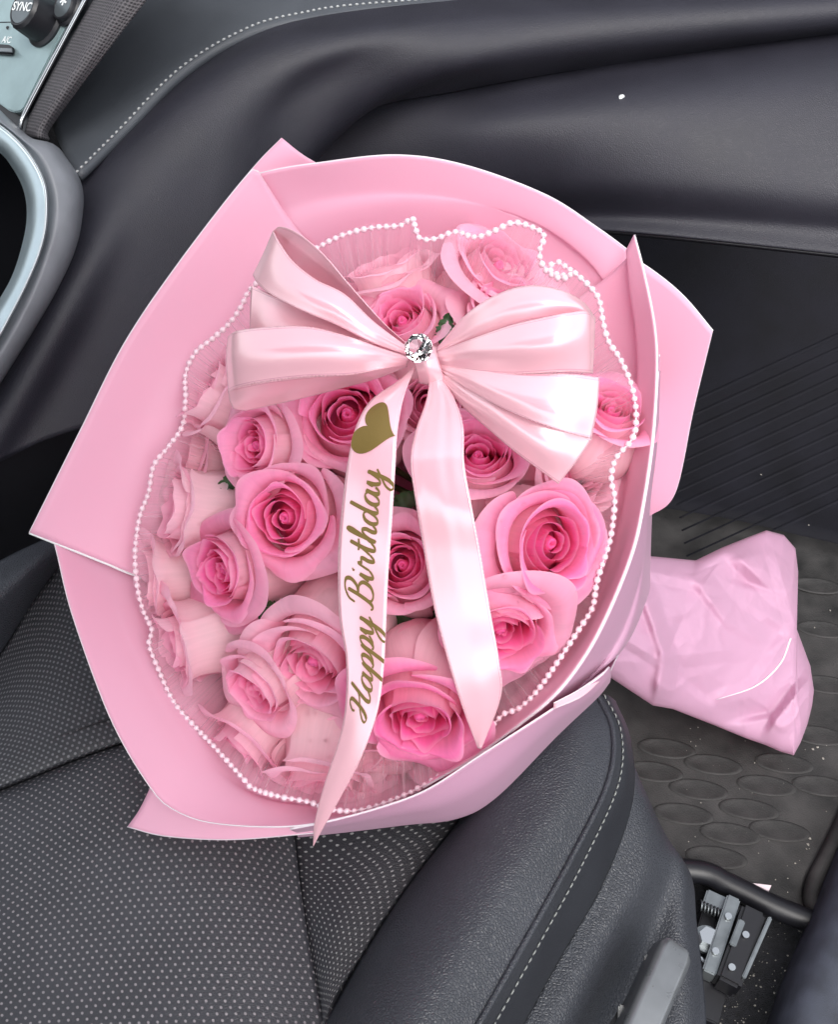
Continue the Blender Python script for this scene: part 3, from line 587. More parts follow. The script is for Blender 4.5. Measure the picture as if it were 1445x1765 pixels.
bp = N(nt, 'ShaderNodeBump', Strength=.5, Distance=.001); nt.links.new(mr.outputs[0], bp.inputs['Height']); nt.links.new(bp.outputs[0], b.inputs['Normal'])
sheet("mesh_strip", surf([[SP(46, 233, -.004), SP(60, 190, -.004), SP(165, 0, -.004), SP(300, -200, -.004)], [SP(65, 238, .004), SP(80, 200, .004), SP(210, 0, .004), SP(350, -200, .004)], [SP(83, 243, -.006), SP(92, 207, -.006), SP(255, -2, -.006), SP(410, -200, -.006)]], 16, 50), m, stk, .002)
def knob(px, py, face_r, base_r, hgt, glyph):
    cbase = SP(px, py); n = SP.n; a = np.cross(n, (0, 0, 1)); a /= np.linalg.norm(a); b_ = np.cross(a, n)
    prof = [(base_r * 1.18, 0), (base_r * 1.18, .002), (base_r * 1.02, .004), (base_r, hgt * .45), (base_r * .97, hgt * .9), (face_r, hgt), (face_r * .93, hgt), (face_r * .9, hgt - .0008), (0.0001, hgt - .0008)]
    V = []; ns = 40
    for r_, z_ in prof:
        for j in range(ns):
            t = 2 * math.pi * j / ns; rr_ = r_ * (1 + (.02 * math.cos(t * 20) if 2 <= prof.index((r_, z_)) <= 4 else 0)); V.append(cbase + rr_ * (math.cos(t) * a + math.sin(t) * b_) + n * z_)
    o = link("knob", mesh_from("knob", V, grid_faces(len(prof), ns, closed=True)), M_BLACK, stk); o.data.set_sharp_from_angle(angle=R(40))
    f = [cbase + face_r * .88 * (math.cos(2 * math.pi * j / 40) * a + math.sin(2 * math.pi * j / 40) * b_) + n * (hgt - .0006) for j in range(40)]
    q = prism("knob_face", f, n * .0004, plain("knob_face", (.13, .15, .16), .3, metal=.6, noise_amt=.1), stk); q.parent = o; q.matrix_parent_inverse = Matrix()
    return cbase + n * (hgt + .0002), a, b_, o
def text3(name, s, c, ax, ay, size, mat, parent):
    cu = bpy.data.curves.new(name, 'FONT'); cu.body = s; cu.size = 1; cu.align_x = 'CENTER'; cu.align_y = 'CENTER'; cu.extrude = .01; cu.offset = 0.01
    t = bpy.data.objects.new(name, cu); COL.objects.link(t); dg = bpy.context.evaluated_depsgraph_get(); me = bpy.data.meshes.new_from_object(t.evaluated_get(dg)); bpy.data.objects.remove(t)
    ax = ax / np.linalg.norm(ax); az_ = np.cross(ax, ay); az_ /= np.linalg.norm(az_); ay = np.cross(az_, ax)
    n = len(me.vertices); co = np.empty(n * 3); me.vertices.foreach_get("co", co); co = co.reshape(-1, 3) * size
    co = c + co[:, :1] * ax + co[:, 1:2] * ay + co[:, 2:] * az_; me.vertices.foreach_set("co", co.ravel()); me.update()
    o = link(name, me, mat, None, False)
    if parent is not None: o.parent = parent; o.matrix_parent_inverse = Matrix.Translation(-Vector(parent.location)) if parent.type == 'EMPTY' else Matrix()
    return o
tp, ka, kb, ko = knob(80, 40, .0165, .0195, .026, "SYNC")
exX = SP(70, 92) - SP(0, 84); exY = SP(30, 0) - SP(26, 60)
text3("lettering", "SYNC", tp, exX, exY, .0115, M_WHITE, ko)
tp2, ka, kb, ko2 = knob(120, 17, .0125, .0135, .008, "fan")
text3("symbol", "✿" if False else "*", tp2, exX, exY, .022, M_WHITE, ko2)
text3("lettering", "A/C", SP(11, 69, .0004), exX, exY, .0088, M_WHITE, stk)
prism("button", [SP(*p) for p in ((-40, 76), (20, 80), (27, 85), (25, 96), (18, 97), (-40, 92))], SP.n * .004, M_BLACK, stk, .0012)
prism("button_cap", [SP(*p, .0045) for p in ((-40, 81), (21, 84), (22, 91), (-40, 87))], SP.n * .001, M_STEEL, stk, .0004)
V, F = tube_geo([SP(13, 48, -.001), SP(13, 48, .0006)], .0016, 12); link("indicator", mesh_from("indicator", V, F), M_BLACK, stk, False)
tube("panel_line", [SP(-60, 40, .0001), SP(20, 38, .0001)], .0005, M_BLACK, stk, 6)

# ================================================================== BOUQUET
BD = 0.74
B = Plane(640, 860, BD, (-0.23, 0.0, 0.94))
def Bp(p): return B(*p) if len(p) == 3 else B(p[0], p[1], 0)
NECK = at(1060, 1010, 1.03)
AX = NECK - B(640, 860, 0); AX /= np.linalg.norm(AX)
def necks(rim, r=0.035):
    out = []
    for p in rim:
        d = p - NECK; d = d - AX * (d @ AX); d /= np.linalg.norm(d); out.append(NECK + d * r)
    return out
wrap = thing("wrapping_paper", B(640, 900, -.1), "layered pink wrapping paper with white edges folded around the roses", "wrapping paper")
PM = [M_PAPER, M_EDGE]
TH = 0.0009
def paper(name, rows, nu=40, nv=60, th=TH, neck=True, flip=False, side=False, out=False):
    rr = [[Bp(p) for p in r] for r in rows]
    if neck:
        a = resample(np.array(rr[-1]), 12); rr.append(necks(list(a)))
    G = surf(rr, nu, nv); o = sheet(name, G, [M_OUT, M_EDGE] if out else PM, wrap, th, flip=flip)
    tube("edge", G[0], .0004, M_EDGE, o, 6).matrix_parent_inverse = Matrix()
    if side:
        tube("edge", G[:int(nu * .56), 0], .0011, M_WHITE, o, 6).matrix_parent_inverse = Matrix()
    return o
def core(k0, k1, n=7, rx=150, ry=190, h=-.13):
    """arc of the inner ring under the flowers, angles in degrees on the picture (0 = right, 90 = down)"""
    return [(640 + rx * math.cos(R(a)), 870 + ry * math.sin(R(a)), h) for a in np.linspace(k0, k1, n)]
# left sheet
paper("paper_sheet", [[(50, 918, .045), (75, 868, .045), (140, 738, .042), (215, 590, .040), (310, 450, .036), (424, 304, .030), (446, 296, .028)],
                      [(140, 954, .020), (160, 880, .020), (210, 770, .018), (280, 640, .015), (370, 510, .012), (440, 405, .012), (482, 352, .012)],
                      [(186, 972.5, .008), (205, 890, .007), (255, 780, .006), (318, 665, .004), (400, 545, .002), (478, 428, .002), (510, 392, .002)],
                      [(232, 991, -.004), (250, 900, -.006), (300, 790, -.006), (355, 690, -.008), (430, 580, -.008), (510, 455, -.008), (540, 432, -.008)],
                      [(296, 1005, -.026), (310, 900, -.028), (350, 810, -.030), (400, 720, -.032), (460, 620, -.032), (525, 520, -.032), (555, 495, -.032)],
                      core(165, 262)], side=True)
# top sheet
paper("paper_sheet", [[(425, 304, .022), (480, 291, .024), (545, 281, .025), (680, 267, .022), (800, 284, .015), (940, 335, .004), (1030, 392, -.004), (1090, 436, -.012)],
                      [(462, 360, .006), (560, 335, .008), (680, 325, .006), (800, 338, .001), (920, 378, -.006), (1010, 438, -.012), (1065, 500, -.020)],
                      [(520, 440, -.014), (600, 410, -.012), (690, 395, -.013), (800, 400, -.017), (900, 425, -.022), (980, 475, -.028), (1030, 570, -.038)],
                      core(235, 340)])
# right wing behind the front flap
paper("paper_sheet", [[(1050, 420, -.02), (1120, 462, -.022), (1178, 509, -.022), (1230, 570, -.022)],
                      [(1060, 600, -.045), (1120, 650, -.045), (1168, 690, -.042), (1197, 706, -.040)],
                      [(1060, 760, -.06), (1105, 820, -.062), (1140, 842, -.060), (1165, 850, -.058)],
                      [(1060, 860, -.07), (1085, 885, -.075), (1105, 893, -.075), (1120, 890, -.072)]], neck=False)
# corner behind the top sheet
paper("paper_sheet", [[(412, 318, .010), (450, 274, .008), (486, 238, .006)], [(450, 330, .004), (490, 300, .0), (520, 265, .002)], [(520, 350, -.005), (545, 310, -.006), (550, 283, -.003)]], 10, 16, neck=False)
# lower-left sheet
paper("paper_sheet", [[(78, 880, .030), (97, 950, .034), (125, 1062, .040), (190, 1238, .046), (258, 1356, .050), (300, 1396, .050), (370, 1419, .049), (500, 1424, .046), (610, 1404, .042), (680, 1380, .038), (745, 1350, .032)],
                      [(150, 900, .004), (165, 960, .007), (190, 1060, .018), (250, 1190, .024), (320, 1300, .028), (380, 1350, .028), (450, 1380, .028), (530, 1392, .026), (610, 1385, .022), (670, 1365, .008), (740, 1335, .002)],
                      [(240, 910, -.022), (245, 960, -.019), (260, 1050, -.006), (310, 1150, -.002), (370, 1240, .0), (430, 1300, .0), (500, 1340, .0), (560, 1345, .0), (620, 1340, -.002), (670, 1320, -.014), (745, 1275, -.046)],
                      core(190, 68)])
# bottom flap
paper("paper_sheet", [[(219, 1425, .022), (285, 1441, .026), (400, 1447, .028), (550, 1435, .028)], [(240, 1395, .026), (310, 1418, .028), (420, 1430, .030), (555, 1422, .03)],
                      [(262, 1350, .030), (330, 1390, .030), (430, 1405, .030), (560, 1400, .030)]], 12, 30, neck=False)
# right front flap, inside
rimE = [(1095, 405, .012), (1112, 470, .018), (1130, 560, .024), (1134, 640, .030), (1126, 760, .036), (1108, 880, .042), (1090, 955, .045), (1052, 1050, .047), (1011, 1128, .047), (957, 1198, .046), (880, 1262, .044), (800, 1318, .042), (730, 1358, .040)]
paper("paper_sheet", [rimE,
                      [(1082, 430, .006), (1088, 490, .006), (1100, 570, .006), (1104, 650, .010), (1097, 760, .014), (1084, 860, .017), (1062, 950, .018), (1028, 1035, .018), (985, 1105, .016), (925, 1170, .014), (850, 1240, .012), (778, 1294, .012), (707, 1338, .010)],
                      [(1062, 465, -.008), (1055, 540, -.018), (1062, 620, -.02), (1058, 720, -.02), (1040, 820, -.02), (1010, 920, -.02), (980, 1005, -.02), (940, 1075, -.02), (885, 1138, -.02), (825, 1200, -.02), (762, 1250, -.022), (692, 1290, -.024)],
                      core(-40, 85, 8)], 40, 90)
# right front flap, outside (turned-back face seen past its rim)
paper("paper_sheet", [rimE[3:11], [(1137, 640, .012), (1132, 760, .014), (1117, 880, .014), (1108, 960, .012), (1082, 1052, .012), (1046, 1125, .012), (985, 1195, .014), (900, 1256, .02)],
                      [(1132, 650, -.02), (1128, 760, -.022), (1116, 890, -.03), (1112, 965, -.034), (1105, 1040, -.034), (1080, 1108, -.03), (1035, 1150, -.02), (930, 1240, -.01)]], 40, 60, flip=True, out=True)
# bottom front sheet, outside
paper("paper_sheet", [[(1050, 1149, .012), (1030, 1168, .030), (950, 1223, .050), (835, 1297, .054), (737, 1360, .052), (655, 1391, .050), (570, 1414, .046), (500, 1428, .044)],
                      [(1052, 1162, .0), (1030, 1190, .012), (955, 1250, .026), (850, 1345, .030), (770, 1388, .030), (690, 1405, .030), (590, 1422, .030), (510, 1432, .032)],
                      [(1050, 1175, -.03), (1028, 1202, -.03), (960, 1266, -.03), (856, 1370, -.03), (790, 1406, -.03), (700, 1416, -.025), (600, 1427, -.015), (520, 1435, -.005)],
                      [(1050, 1160, -.05), (1020, 1190, -.05), (950, 1230, -.06), (850, 1300, -.07), (780, 1330, -.07), (700, 1340, -.07), (620, 1345, -.06), (560, 1350, -.05)]], 40, 70, flip=True, out=True)
# cream slip between the two front sheets
paper("paper_slip", [[(1048, 1153, .016), (1000, 1188, .042), (955, 1212, .052)], [(1044, 1166, .018), (1005, 1200, .044), (955, 1222, .054)]], 6, 20, neck=False).data.materials[0] = M_SLIP

# ---- wrapped handle
HT = np.array([(1010, 960), (1115, 958), (1200, 966), (1245, 944), (1290, 926), (1322, 914), (1352, 922), (1372, 945), (1377, 985), (1371, 1075), (1398, 1148), (1404, 1190)], float)
HB = np.array([(950, 1120), (1050, 1166), (1126, 1216), (1160, 1222), (1232, 1250), (1285, 1272), (1320, 1284), (1345, 1295), (1369, 1302), (1381, 1280), (1393, 1248), (1401, 1216)], float)
nl, ns = 200, 120
Aa, Ab = np.array([np.interp(np.linspace(0, 11, nl), range(12), HT[:, k]) for k in (0, 1)]).T, np.array([np.interp(np.linspace(0, 11, nl), range(12), HB[:, k]) for k in (0, 1)]).T
CREASES = [(1198, 1000, 1252, 1070, .010, 20), (1106, 1018, 1143, 1130, .013, 17), (1143, 1130, 1128, 1222, .013, 20), (1200, 972, 1262, 946, .010, 26), (1258, 946, 1342, 1028, .018, 34), (1268, 998, 1340, 1020, -.008, 18),
           (1371, 1080, 1300, 1184, .008, 34), (1300, 1184, 1230, 1208, .006, 28), (1404, 1160, 1350, 1226, .014, 28), (1350, 1226, 1318, 1274, .010, 22), (1240, 1248, 1345, 1222, -.008, 20), (1118, 985, 1236, 1012, .006, 30),
           (1326, 914, 1371, 1075, .008, 34), (1150, 1132, 1290, 1118, .005, 40), (1060, 1090, 1140, 1140, .007, 26), (1250, 1070, 1320, 1110, .005, 26), (1170, 1160, 1230, 1210, -.005, 22), (1060, 1000, 1110, 1016, .006, 22), (1290, 1040, 1365, 1090, .006, 24), (1180, 1060, 1150, 1130, -.005, 22), (1372, 1180, 1385, 1275, .006, 16)]
def fold_height(x, y):
    h = 0.0
    for x0, y0, x1, y1, am, wd in CREASES:
        dx, dy = x1 - x0, y1 - y0; L2 = dx * dx + dy * dy; t = ((x - x0) * dx + (y - y0) * dy) / L2
        tc_ = min(1, max(0, t)); qx, qy = x - (x0 + dx * tc_), y - (y0 + dy * tc_); side_ = dx * qy - dy * qx
        hq = math.hypot(qx, qy); sn_ = side_ / (math.sqrt(L2) * hq + 1e-9); d = hq / (wd * (1.05 - .5 * sn_))
        if d < 1: h += am * (1 - d) * (.35 + .65 * math.sin(math.pi * min(1, max(0, tc_ * .9 + .05))))
    return h
def on_handle(x, y, lift):
    """the traced point on the paper, at its own distance from the lens"""
    d0 = 1.01 + (x - 1050) / 330 * .16
    dfl = (CAM[2] - .02) / -ray(x, y)[2]                # the mat below it
    d0 = -math.log(math.exp(-d0 * 40) + math.exp(-(dfl - .022) * 40)) / 40
    return min(d0 - lift, dfl)
front, back = [], []
for i in range(nl):
    rf, rb_ = [], []
    for j in range(ns):
        t = j / (ns - 1); x, y = Aa[i] * (1 - t) + Ab[i] * t; k = 1 - (2 * t - 1) ** 2; e_ = min(1, (nl - 1 - i) / 60)
        bul = .050 * k ** .6 * (.25 + .75 * e_ ** .6)
        nzv = noise.noise(Vector((x * .012, y * .012, 3))) * .006 * k + (min(.22, abs(noise.noise(Vector((x * .021, y * .017 + x * .006, 9))))) * -.008 + min(.2, abs(noise.noise(Vector((x * .045, y * .03 - x * .012, 2))))) * -.002) * min(1, k * 2)
        rf.append(at(x, y, on_handle(x, y, bul + nzv + fold_height(x, y) * min(1, k * 2.5)))); rb_.append(at(x, y, on_handle(x, y, -.035 * k ** .6)))
    front.append(rf); back.append(rb_)
V = np.concatenate([np.array(front).reshape(-1, 3), np.array(back).reshape(-1, 3)]); F = grid_faces(nl, ns, 0) + [f[::-1] for f in grid_faces(nl, ns, nl * ns)]
me = mesh_from("handle_wrap", V, F); bm = bmesh.new(); bm.from_mesh(me); bmesh.ops.remove_doubles(bm, verts=bm.verts, dist=1e-5); bmesh.ops.recalc_face_normals(bm, faces=bm.faces); bm.to_mesh(me); bm.free()
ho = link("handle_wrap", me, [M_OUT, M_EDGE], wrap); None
from mathutils.bvhtree import BVHTree
hb_ = BVHTree.FromPolygons([Vector(v) for v in V[:nl * ns]], grid_faces(nl, ns, 0))
ep = []
for x, y in resample(np.array([(1364, 1100), (1345, 1145), (1302, 1183), (1236, 1206)], float), 24):
    r = Vector(ray(x, y)).normalized(); h = hb_.ray_cast(Vector(CAM), r)
    if h[0]: ep.append(np.array(h[0] - r * .0006))
tube("edge", np.array(ep), np.interp(np.linspace(0, 1, len(ep)), [0, .5, 1], [.0011, .0010, .0003]), M_EDGE, ho, 6).matrix_parent_inverse = Matrix()

# ---- roses
def petal_geo(phi, t, op, Rr, H, seed, nu=17, nv=13):
    """one petal in rose space (axis +z). t: 0 core .. 1 outermost; op: how far the rose has opened"""
    rnd = random.Random(seed)
    rc = .05 + (.60 + .22 * op) * t ** .95                  # where its rim stands
    belly = max(rc * 1.02, .42 + .50 * t ** .7)             # egg shaped body
    flare = max(0.0, t - .55) * (.10 + .70 * op) * rnd.uniform(.5, 1.5) + (.05 + .08 * rnd.random() if t > .88 and op < .65 else 0)
    ztop = (.93 + .07 * math.sin(min(1, t / .7) * math.pi / 2)) * rnd.uniform(.97, 1.03)
    if t > .7: ztop *= rnd.uniform(.90, 1.0) - .10 * op * (t - .7) / .3
    prof = np.array([(.06 + .06 * t, 0.0), (belly * .62, .08), (belly * .93, .24), (belly, .46), (belly * .42 + rc * .56, .70 * ztop), (rc * 1.0 + flare * .10, .89 * ztop), (rc * 1.02 + flare * .50, .985 * ztop), (rc * 1.03 + flare * 1.0, ztop + flare * .03), (rc * 1.04 + flare * 1.5, ztop - flare * .10)])
    if flare < .015: prof = prof[:7]
    half = R(106 - 27 * t) * rnd.uniform(.92, 1.12); asym = rnd.uniform(-.16, .16); tipn = rnd.uniform(.02, .11) * (.4 + t) * min(1, .35 + op); wob = rnd.uniform(0, 50)
    tilt = rnd.uniform(-.03, .05) * t
    P = cr(prof, 80); V = []; UV = []
    for i in range(nv):
        v = i / (nv - 1)
        for j in range(nu):
            u = -1 + 2 * j / (nu - 1)
            ve = v * (1 - (.13 + .08 * t) * abs(u) ** 3)
            f = ve * 79; k = min(78, int(f)); r, z = P[k] + (P[k + 1] - P[k]) * (f - k)
            ang = phi + u * half * (.42 + .58 * min(1, v * 1.9)) + asym * v
            r = r * (1 + (.075 + .07 * (1 - t)) * u) + .012 * u
            r *= 1 + .09 * (.3 + t) * v ** 3 * (math.exp(-(u / .28) ** 2) - .42)      # rims a little angular
            nz = noise.noise(Vector((u * 1.7 + wob, v * 1.5, seed * .37)))
            nz2 = noise.noise(Vector((u * 4.5 + wob, v * 1.2 + 9, seed * .11))); nz3 = noise.noise(Vector((u * 10 + wob, v * 3, seed * .21)))
            r += (.08 * nz * t + .028 * nz2 * (.3 + t)) * (.4 + .7 * op) * v ** 2 + .010 * nz3 * v ** 5 * (.2 + op) + tilt * v; z += (.045 * nz + .028 * nz2 + .012 * nz3 * (.2 + op)) * v ** 3 * (.4 + t)
            r += flare * .22 * abs(u) ** 3 * v ** 3; z -= flare * .10 * abs(u) ** 3 * v ** 3
            if t > .35: z += tipn * .6 * math.exp(-(u / .16) ** 2) * v ** 9; r += tipn * 1.2 * math.exp(-(u / .18) ** 2) * v ** 9
            V.append((Rr * r * math.cos(ang), Rr * r * math.sin(ang), H * z)); UV.append(((u + 1) / 2, v))
    return V, grid_faces(nv, nu), UV
DEEP = np.array((.95, .14, .44)); MID = np.array((.95, .26, .55)); PALE = np.array((.95, .62, .73))
def make_rose(px, py, h, face, rad, op, label, pale=0.0, hk=1.25, twist=0.0, leaf=None, outer=True):
    """px, py: where the mouth of the flower is; face: way it looks in the camera's axes (right, up, towards)"""
    z = camvec(*face); z /= np.linalg.norm(z); rad *= .96 if rad > .037 and op > .7 else 1.07
    H = rad * 2.15 * hk / 1.2
    top = B(px, py, h); base = top - z * H * .96
    zax = Vector(z); xax = Vector(cR) - zax * Vector(cR).dot(zax); xax.normalize(); yax = zax.cross(xax)
    root = bpy.data.objects.new("rose", None); COL.objects.link(root); root.empty_display_size = .02
    root.matrix_world = Matrix(((xax.x, yax.x, zax.x, base[0]), (xax.y, yax.y, zax.y, base[1]), (xax.z, yax.z, zax.z, base[2]), (0, 0, 0, 1)))
    tag(root, label, "rose", "pink roses in the bouquet")
    seed0 = int(px * 13 + py * 7)
    ts = list(np.linspace(0.0, .24, 5)) + list(np.linspace(.31, .70, 8)) + list(np.linspace(.78, 1.0, 5))
    for i, t in enumerate(ts):
        phi = twist + i * 2.399963
        V, F, UV = petal_geo(phi, t, op, rad, H, seed0 + i)
        me = mesh_from("petal", V, F, UV); o = bpy.data.objects.new("petal", me); COL.objects.link(o); me.materials.append(M_PETAL)
        me.polygons.foreach_set("use_smooth", [True] * len(me.polygons)); o.parent = root
        sb = o.modifiers.new("smooth", 'SUBSURF'); sb.levels = 1; sb.render_levels = 1
        k = min(1, t / .5); c = DEEP * (1 - k) + MID * k
        if t > .5: k2 = min(1, (t - .5) / .5); c = MID * (1 - k2 * .75) + PALE * k2 * .75
        if pale < 0: c = c * (1 + pale) - np.array((.90, .10, .40)) * pale
        else: c = c * (1 - pale) + PALE * pale
        jit = random.Random(seed0 + i).uniform(.93, 1.07)
        o.color = (*np.clip(c * jit, 0, 1), min(1, max(0, (t - .35) / .4)))   # alpha: how pale the outside of this petal is
    rh = rad * (.105 + .03 * op)
    V = [(rh * a_ * math.cos(2 * math.pi * j / 14 + z_ * 2), rh * a_ * math.sin(2 * math.pi * j / 14 + z_ * 2), H * z_ + (.004 * math.cos(2 * math.pi * j / 14) if a_ < .8 else 0) * rad * 8) for a_, z_ in ((5.2, .52), (4.0, .60), (2.4, .66), (1.3, .70), (1.1, .76), (1.0, .84), (.72, .90), (.45, .915), (.22, .89), (.02, .86)) for j in range(14)]
    o = link("bud", mesh_from("bud", V, grid_faces(10, 14, closed=True), [(.5, .8)] * len(V)), M_PETAL, None); o.parent = root; o.color = (*np.clip(DEEP * (1 - max(0, pale)) + MID * max(0, pale), 0, 1), 0)
    # sepal cup and stem
    prof = [(0.0015, -.016), (.004, -.014), (.0065, -.007), (.0085, .0), (.009, .004)]
    V = [(r_ * math.cos(2 * math.pi * j / 12), r_ * math.sin(2 * math.pi * j / 12), z_) for r_, z_ in prof for j in range(12)]
    o = link("calyx", mesh_from("calyx", V, grid_faces(5, 12, closed=True)), M_STEM, None); o.parent = root
    inv = root.matrix_world.inverted(); e = inv @ Vector(NECK); e0 = Vector((0, 0, -.014)); mid = Vector((0, 0, -.06)) * .6 + e * .4
    V, F = tube_geo(resample(np.array([e0, mid * .6 + e0 * .4, e]), 10), .0024, 6); o = link("stem", mesh_from("stem", V, F), M_STEM, None); o.parent = root
    return root
RO = [
 (958, 938, .062, (0.36, -0.06, 0.93), 0.0385, 0.8, "large open rose with a deep pink spiral beside the pearl edge"),
 (722, 1248, .064, (-0.1, -0.6, 0.79), 0.036, 0.62, "vivid pink open rose between the lower ends of both ribbon tails"),
 (866, 1098, .056, (0.12, -0.58, 0.8), 0.035, 0.5, "cupped pink rose partly under the plain ribbon tail, above the tulle"),
 (690, 972, .050, (-0.28, 0.18, 0.94), 0.031, .35, "rose with a dark centre peeking out between the two ribbon tails"),
 (532, 1152, .056, (-0.4, -0.5, 0.77), 0.0375, 0.6, "pale pink rose with creamy petals beside the word Happy"),
 (484, 893, .060, (-0.3, -0.04, 0.95), 0.0335, 0.72, "ruffled mid pink rose beside the word Birthday"),
 (596, 708, .046, (-0.12, 0.24, 0.96), 0.035, 0.8, "wide open rose under the bow, behind the heart on the ribbon"),
 (826, 778, .044, (0.02, 0.5, 0.86), 0.032, 0.5, "rose with a dark magenta heart beneath the bow's hanging loop"),
 (432, 768, .046, (-0.62, -0.02, 0.78), 0.0325, .45, "small half open rose below the folded bow loop"),
 (376, 985, .046, (-0.66, -0.12, 0.74), 0.0335, .55, "small bright pink rose with a pointed lower petal"),
 (296, 878, .020, (-.88, .12, .42), 0.0385, .20, "cream rose seen from its side against the paper, with a curling lip"),
 (352, 672, .012, (-.80, .42, .40), 0.0345, .12, "pale rosebud with a pointed petal beside the pearls under the bow"),
 (320, 790, -.012, (-.80, .25, .50), .0300, .3, "faint blush rose tucked low behind the cream rose"),
 (262, 1000, .000, (-.90, -.05, .35), .0350, .12, "washed out pale rose lying against the paper's white slit"),
 (298, 1112, .022, (-.86, -.22, .40), 0.0355, .22, "pale rose on its side with a pink mouth towards the pearls"),
 (434, 1192, .046, (-0.58, -0.5, 0.64), 0.033, .35, "dusky pink small rose veiled by tulle below the creamy one"),
 (410, 1292, .014, (-.58, -.66, .40), 0.0345, 0.3, "drooping pink rose touching the pearl string at the lower curve"),
 (556, 1350, .022, (-.12, -.82, .48), 0.035, 0.3, "downturned pale rose behind the pointed tip of the lettered ribbon"),
 (690, 545, .034, (-.25, .42, .84), .0290, .45, "small rose just above the crystal of the bow"),
 (668, 462, .000, (-.35, .85, .40), 0.0385, .1, "white and blush rosebud seen from its side at the top"),
 (868, 448, .006, (0.42, 0.52, 0.74), .0330, .55, "blush rose with a pink centre behind the tulle at the top"),
 (1058, 700, .030, (0.16, 0.58, 0.8), .0280, .2, "bright pink rose between the bow and the pearl string"),
 (880, 525, .018, (.15, .50, .82), .0310, .4, "rose mostly hidden by the upper bow loop"),
 (742, 690, .016, (0.05, 0.2, 0.95), .0300, .4, "pink rose showing a sliver between the ribbon tails below the knot"),
 (1000, 810, .016, (.40, .05, .88), 0.033, 0.25, "pale rose above the large open one, under the loop's corner"),
 (640, 1085, .010, (-.05, -.10, .98), .0310, .4, "rose hidden behind the lettered ribbon near the leaves"),
 (520, 1000, .012, (-.25, -.1, .95), .0300, .4, "blush rose lying low between the ruffled and creamy roses"),
 (560, 560, .006, (-.4, .5, .7), .0320, .4, "rose mostly covered by the tall bow loop"),
 (470, 640, .004, (-.6, .3, .7), .0310, .4, "rose mostly covered by the wide bow loop"),
 (648, 1335, .004, (.08, -.66, .72), .0330, .35, "blush rose lying low between the ribbon tip and the vivid pink rose"),
 (610, 1275, .020, (-.15, -.45, .85), .0330, .45, "pale pink rose left of the vivid one, behind the ribbon"),
]
PALES = {0: -.35, 1: -.55, 2: -.2, 9: -.3, 21: -.3, 6: -.15, 7: -.1, 10: .75, 11: .8, 12: .55, 13: .85, 14: .65, 15: .3, 16: .35, 17: .5, 18: .2, 19: .85, 20: .4, 4: .4, 24: .6, 26: .7, 29: .6, 30: .75, 8: .1, 5: -.15, 23: .4, 22: .3, 25: .5, 27: .6, 28: .6}
for i, r in enumerate(RO):
    make_rose(*r, pale=PALES.get(i, 0.0), twist=i * 1.7 + .4, hk=1.35 if i in (10, 11, 13, 14, 19) else 1.2)

# ---- leaves in the gaps; broad dark ones are added filler standing for deep shade
def leaf(px, py, h, ang, ln, wd, label):
    n = B.n; a = camvec(math.cos(R(ang)), math.sin(R(ang)), .15); a -= n * (a @ n) * .6; a /= np.linalg.norm(a); s = np.cross(n, a); s /= np.linalg.norm(s)
    V = []; nu, nv = 19, 7; c = B(px, py, h)
    for i in range(nu):
        t = i / (nu - 1); wdt = wd * (math.sin(math.pi * min(1, t ** .8)) ** .8) * (1 + .10 * ((i % 2) * 2 - 1) * (t < .95))
        for j in range(nv):
            u = -1 + 2 * j / (nv - 1); V.append(c + a * (t - .5) * ln + s * u * wdt * .5 + n * (.25 * wd * u * u - .12 * ln * (t - .5) ** 2 * 2 + .002 * math.sin(t * 30) * abs(u)))
    o = link("leaf", mesh_from("leaf", V, grid_faces(nu, nv)), M_LEAF, None); tag(o, label, "leaf", "green rose leaves and added dark filler leaves in the bouquet"); return o
for a in ((474, 1058, .026, 170, .034, .018, "dark serrated leaf above the creamy rose"), (838, 955, .018, 60, .06, .04, "dark leaf added to shade the gap beside the large open rose"),
          (850, 985, .024, 20, .03, .010, "narrow green leaf under the large open rose"), (705, 1075, .014, 30, .055, .035, "dark leaf added to shade the gap between the ribbon tails"),
          (712, 1096, .022, 30, .034, .006, "thin yellow green leaf between the ribbon tails"), (770, 568, .030, 80, .022, .012, "tiny green leaf right beside the crystal"),
          (705, 862, .026, 20, .026, .012, "small olive leaf above the dark centred rose"), (405, 828, .018, 200, .026, .012, "small leaf below the half open rose"),
          (596, 945, .018, 45, .026, .014, "leaf between the ruffled rose and the lettered ribbon"), (660, 1200, .0, 100, .06, .04, "dark filler leaf added for shade low under the vivid pink rose"),
          (780, 1130, -.005, 60, .06, .04, "dark filler leaf added for shade low behind the plain ribbon tail"), (900, 860, .005, 20, .05, .03, "dark filler leaf added for shade low behind the bow corner")):
    leaf(*a)

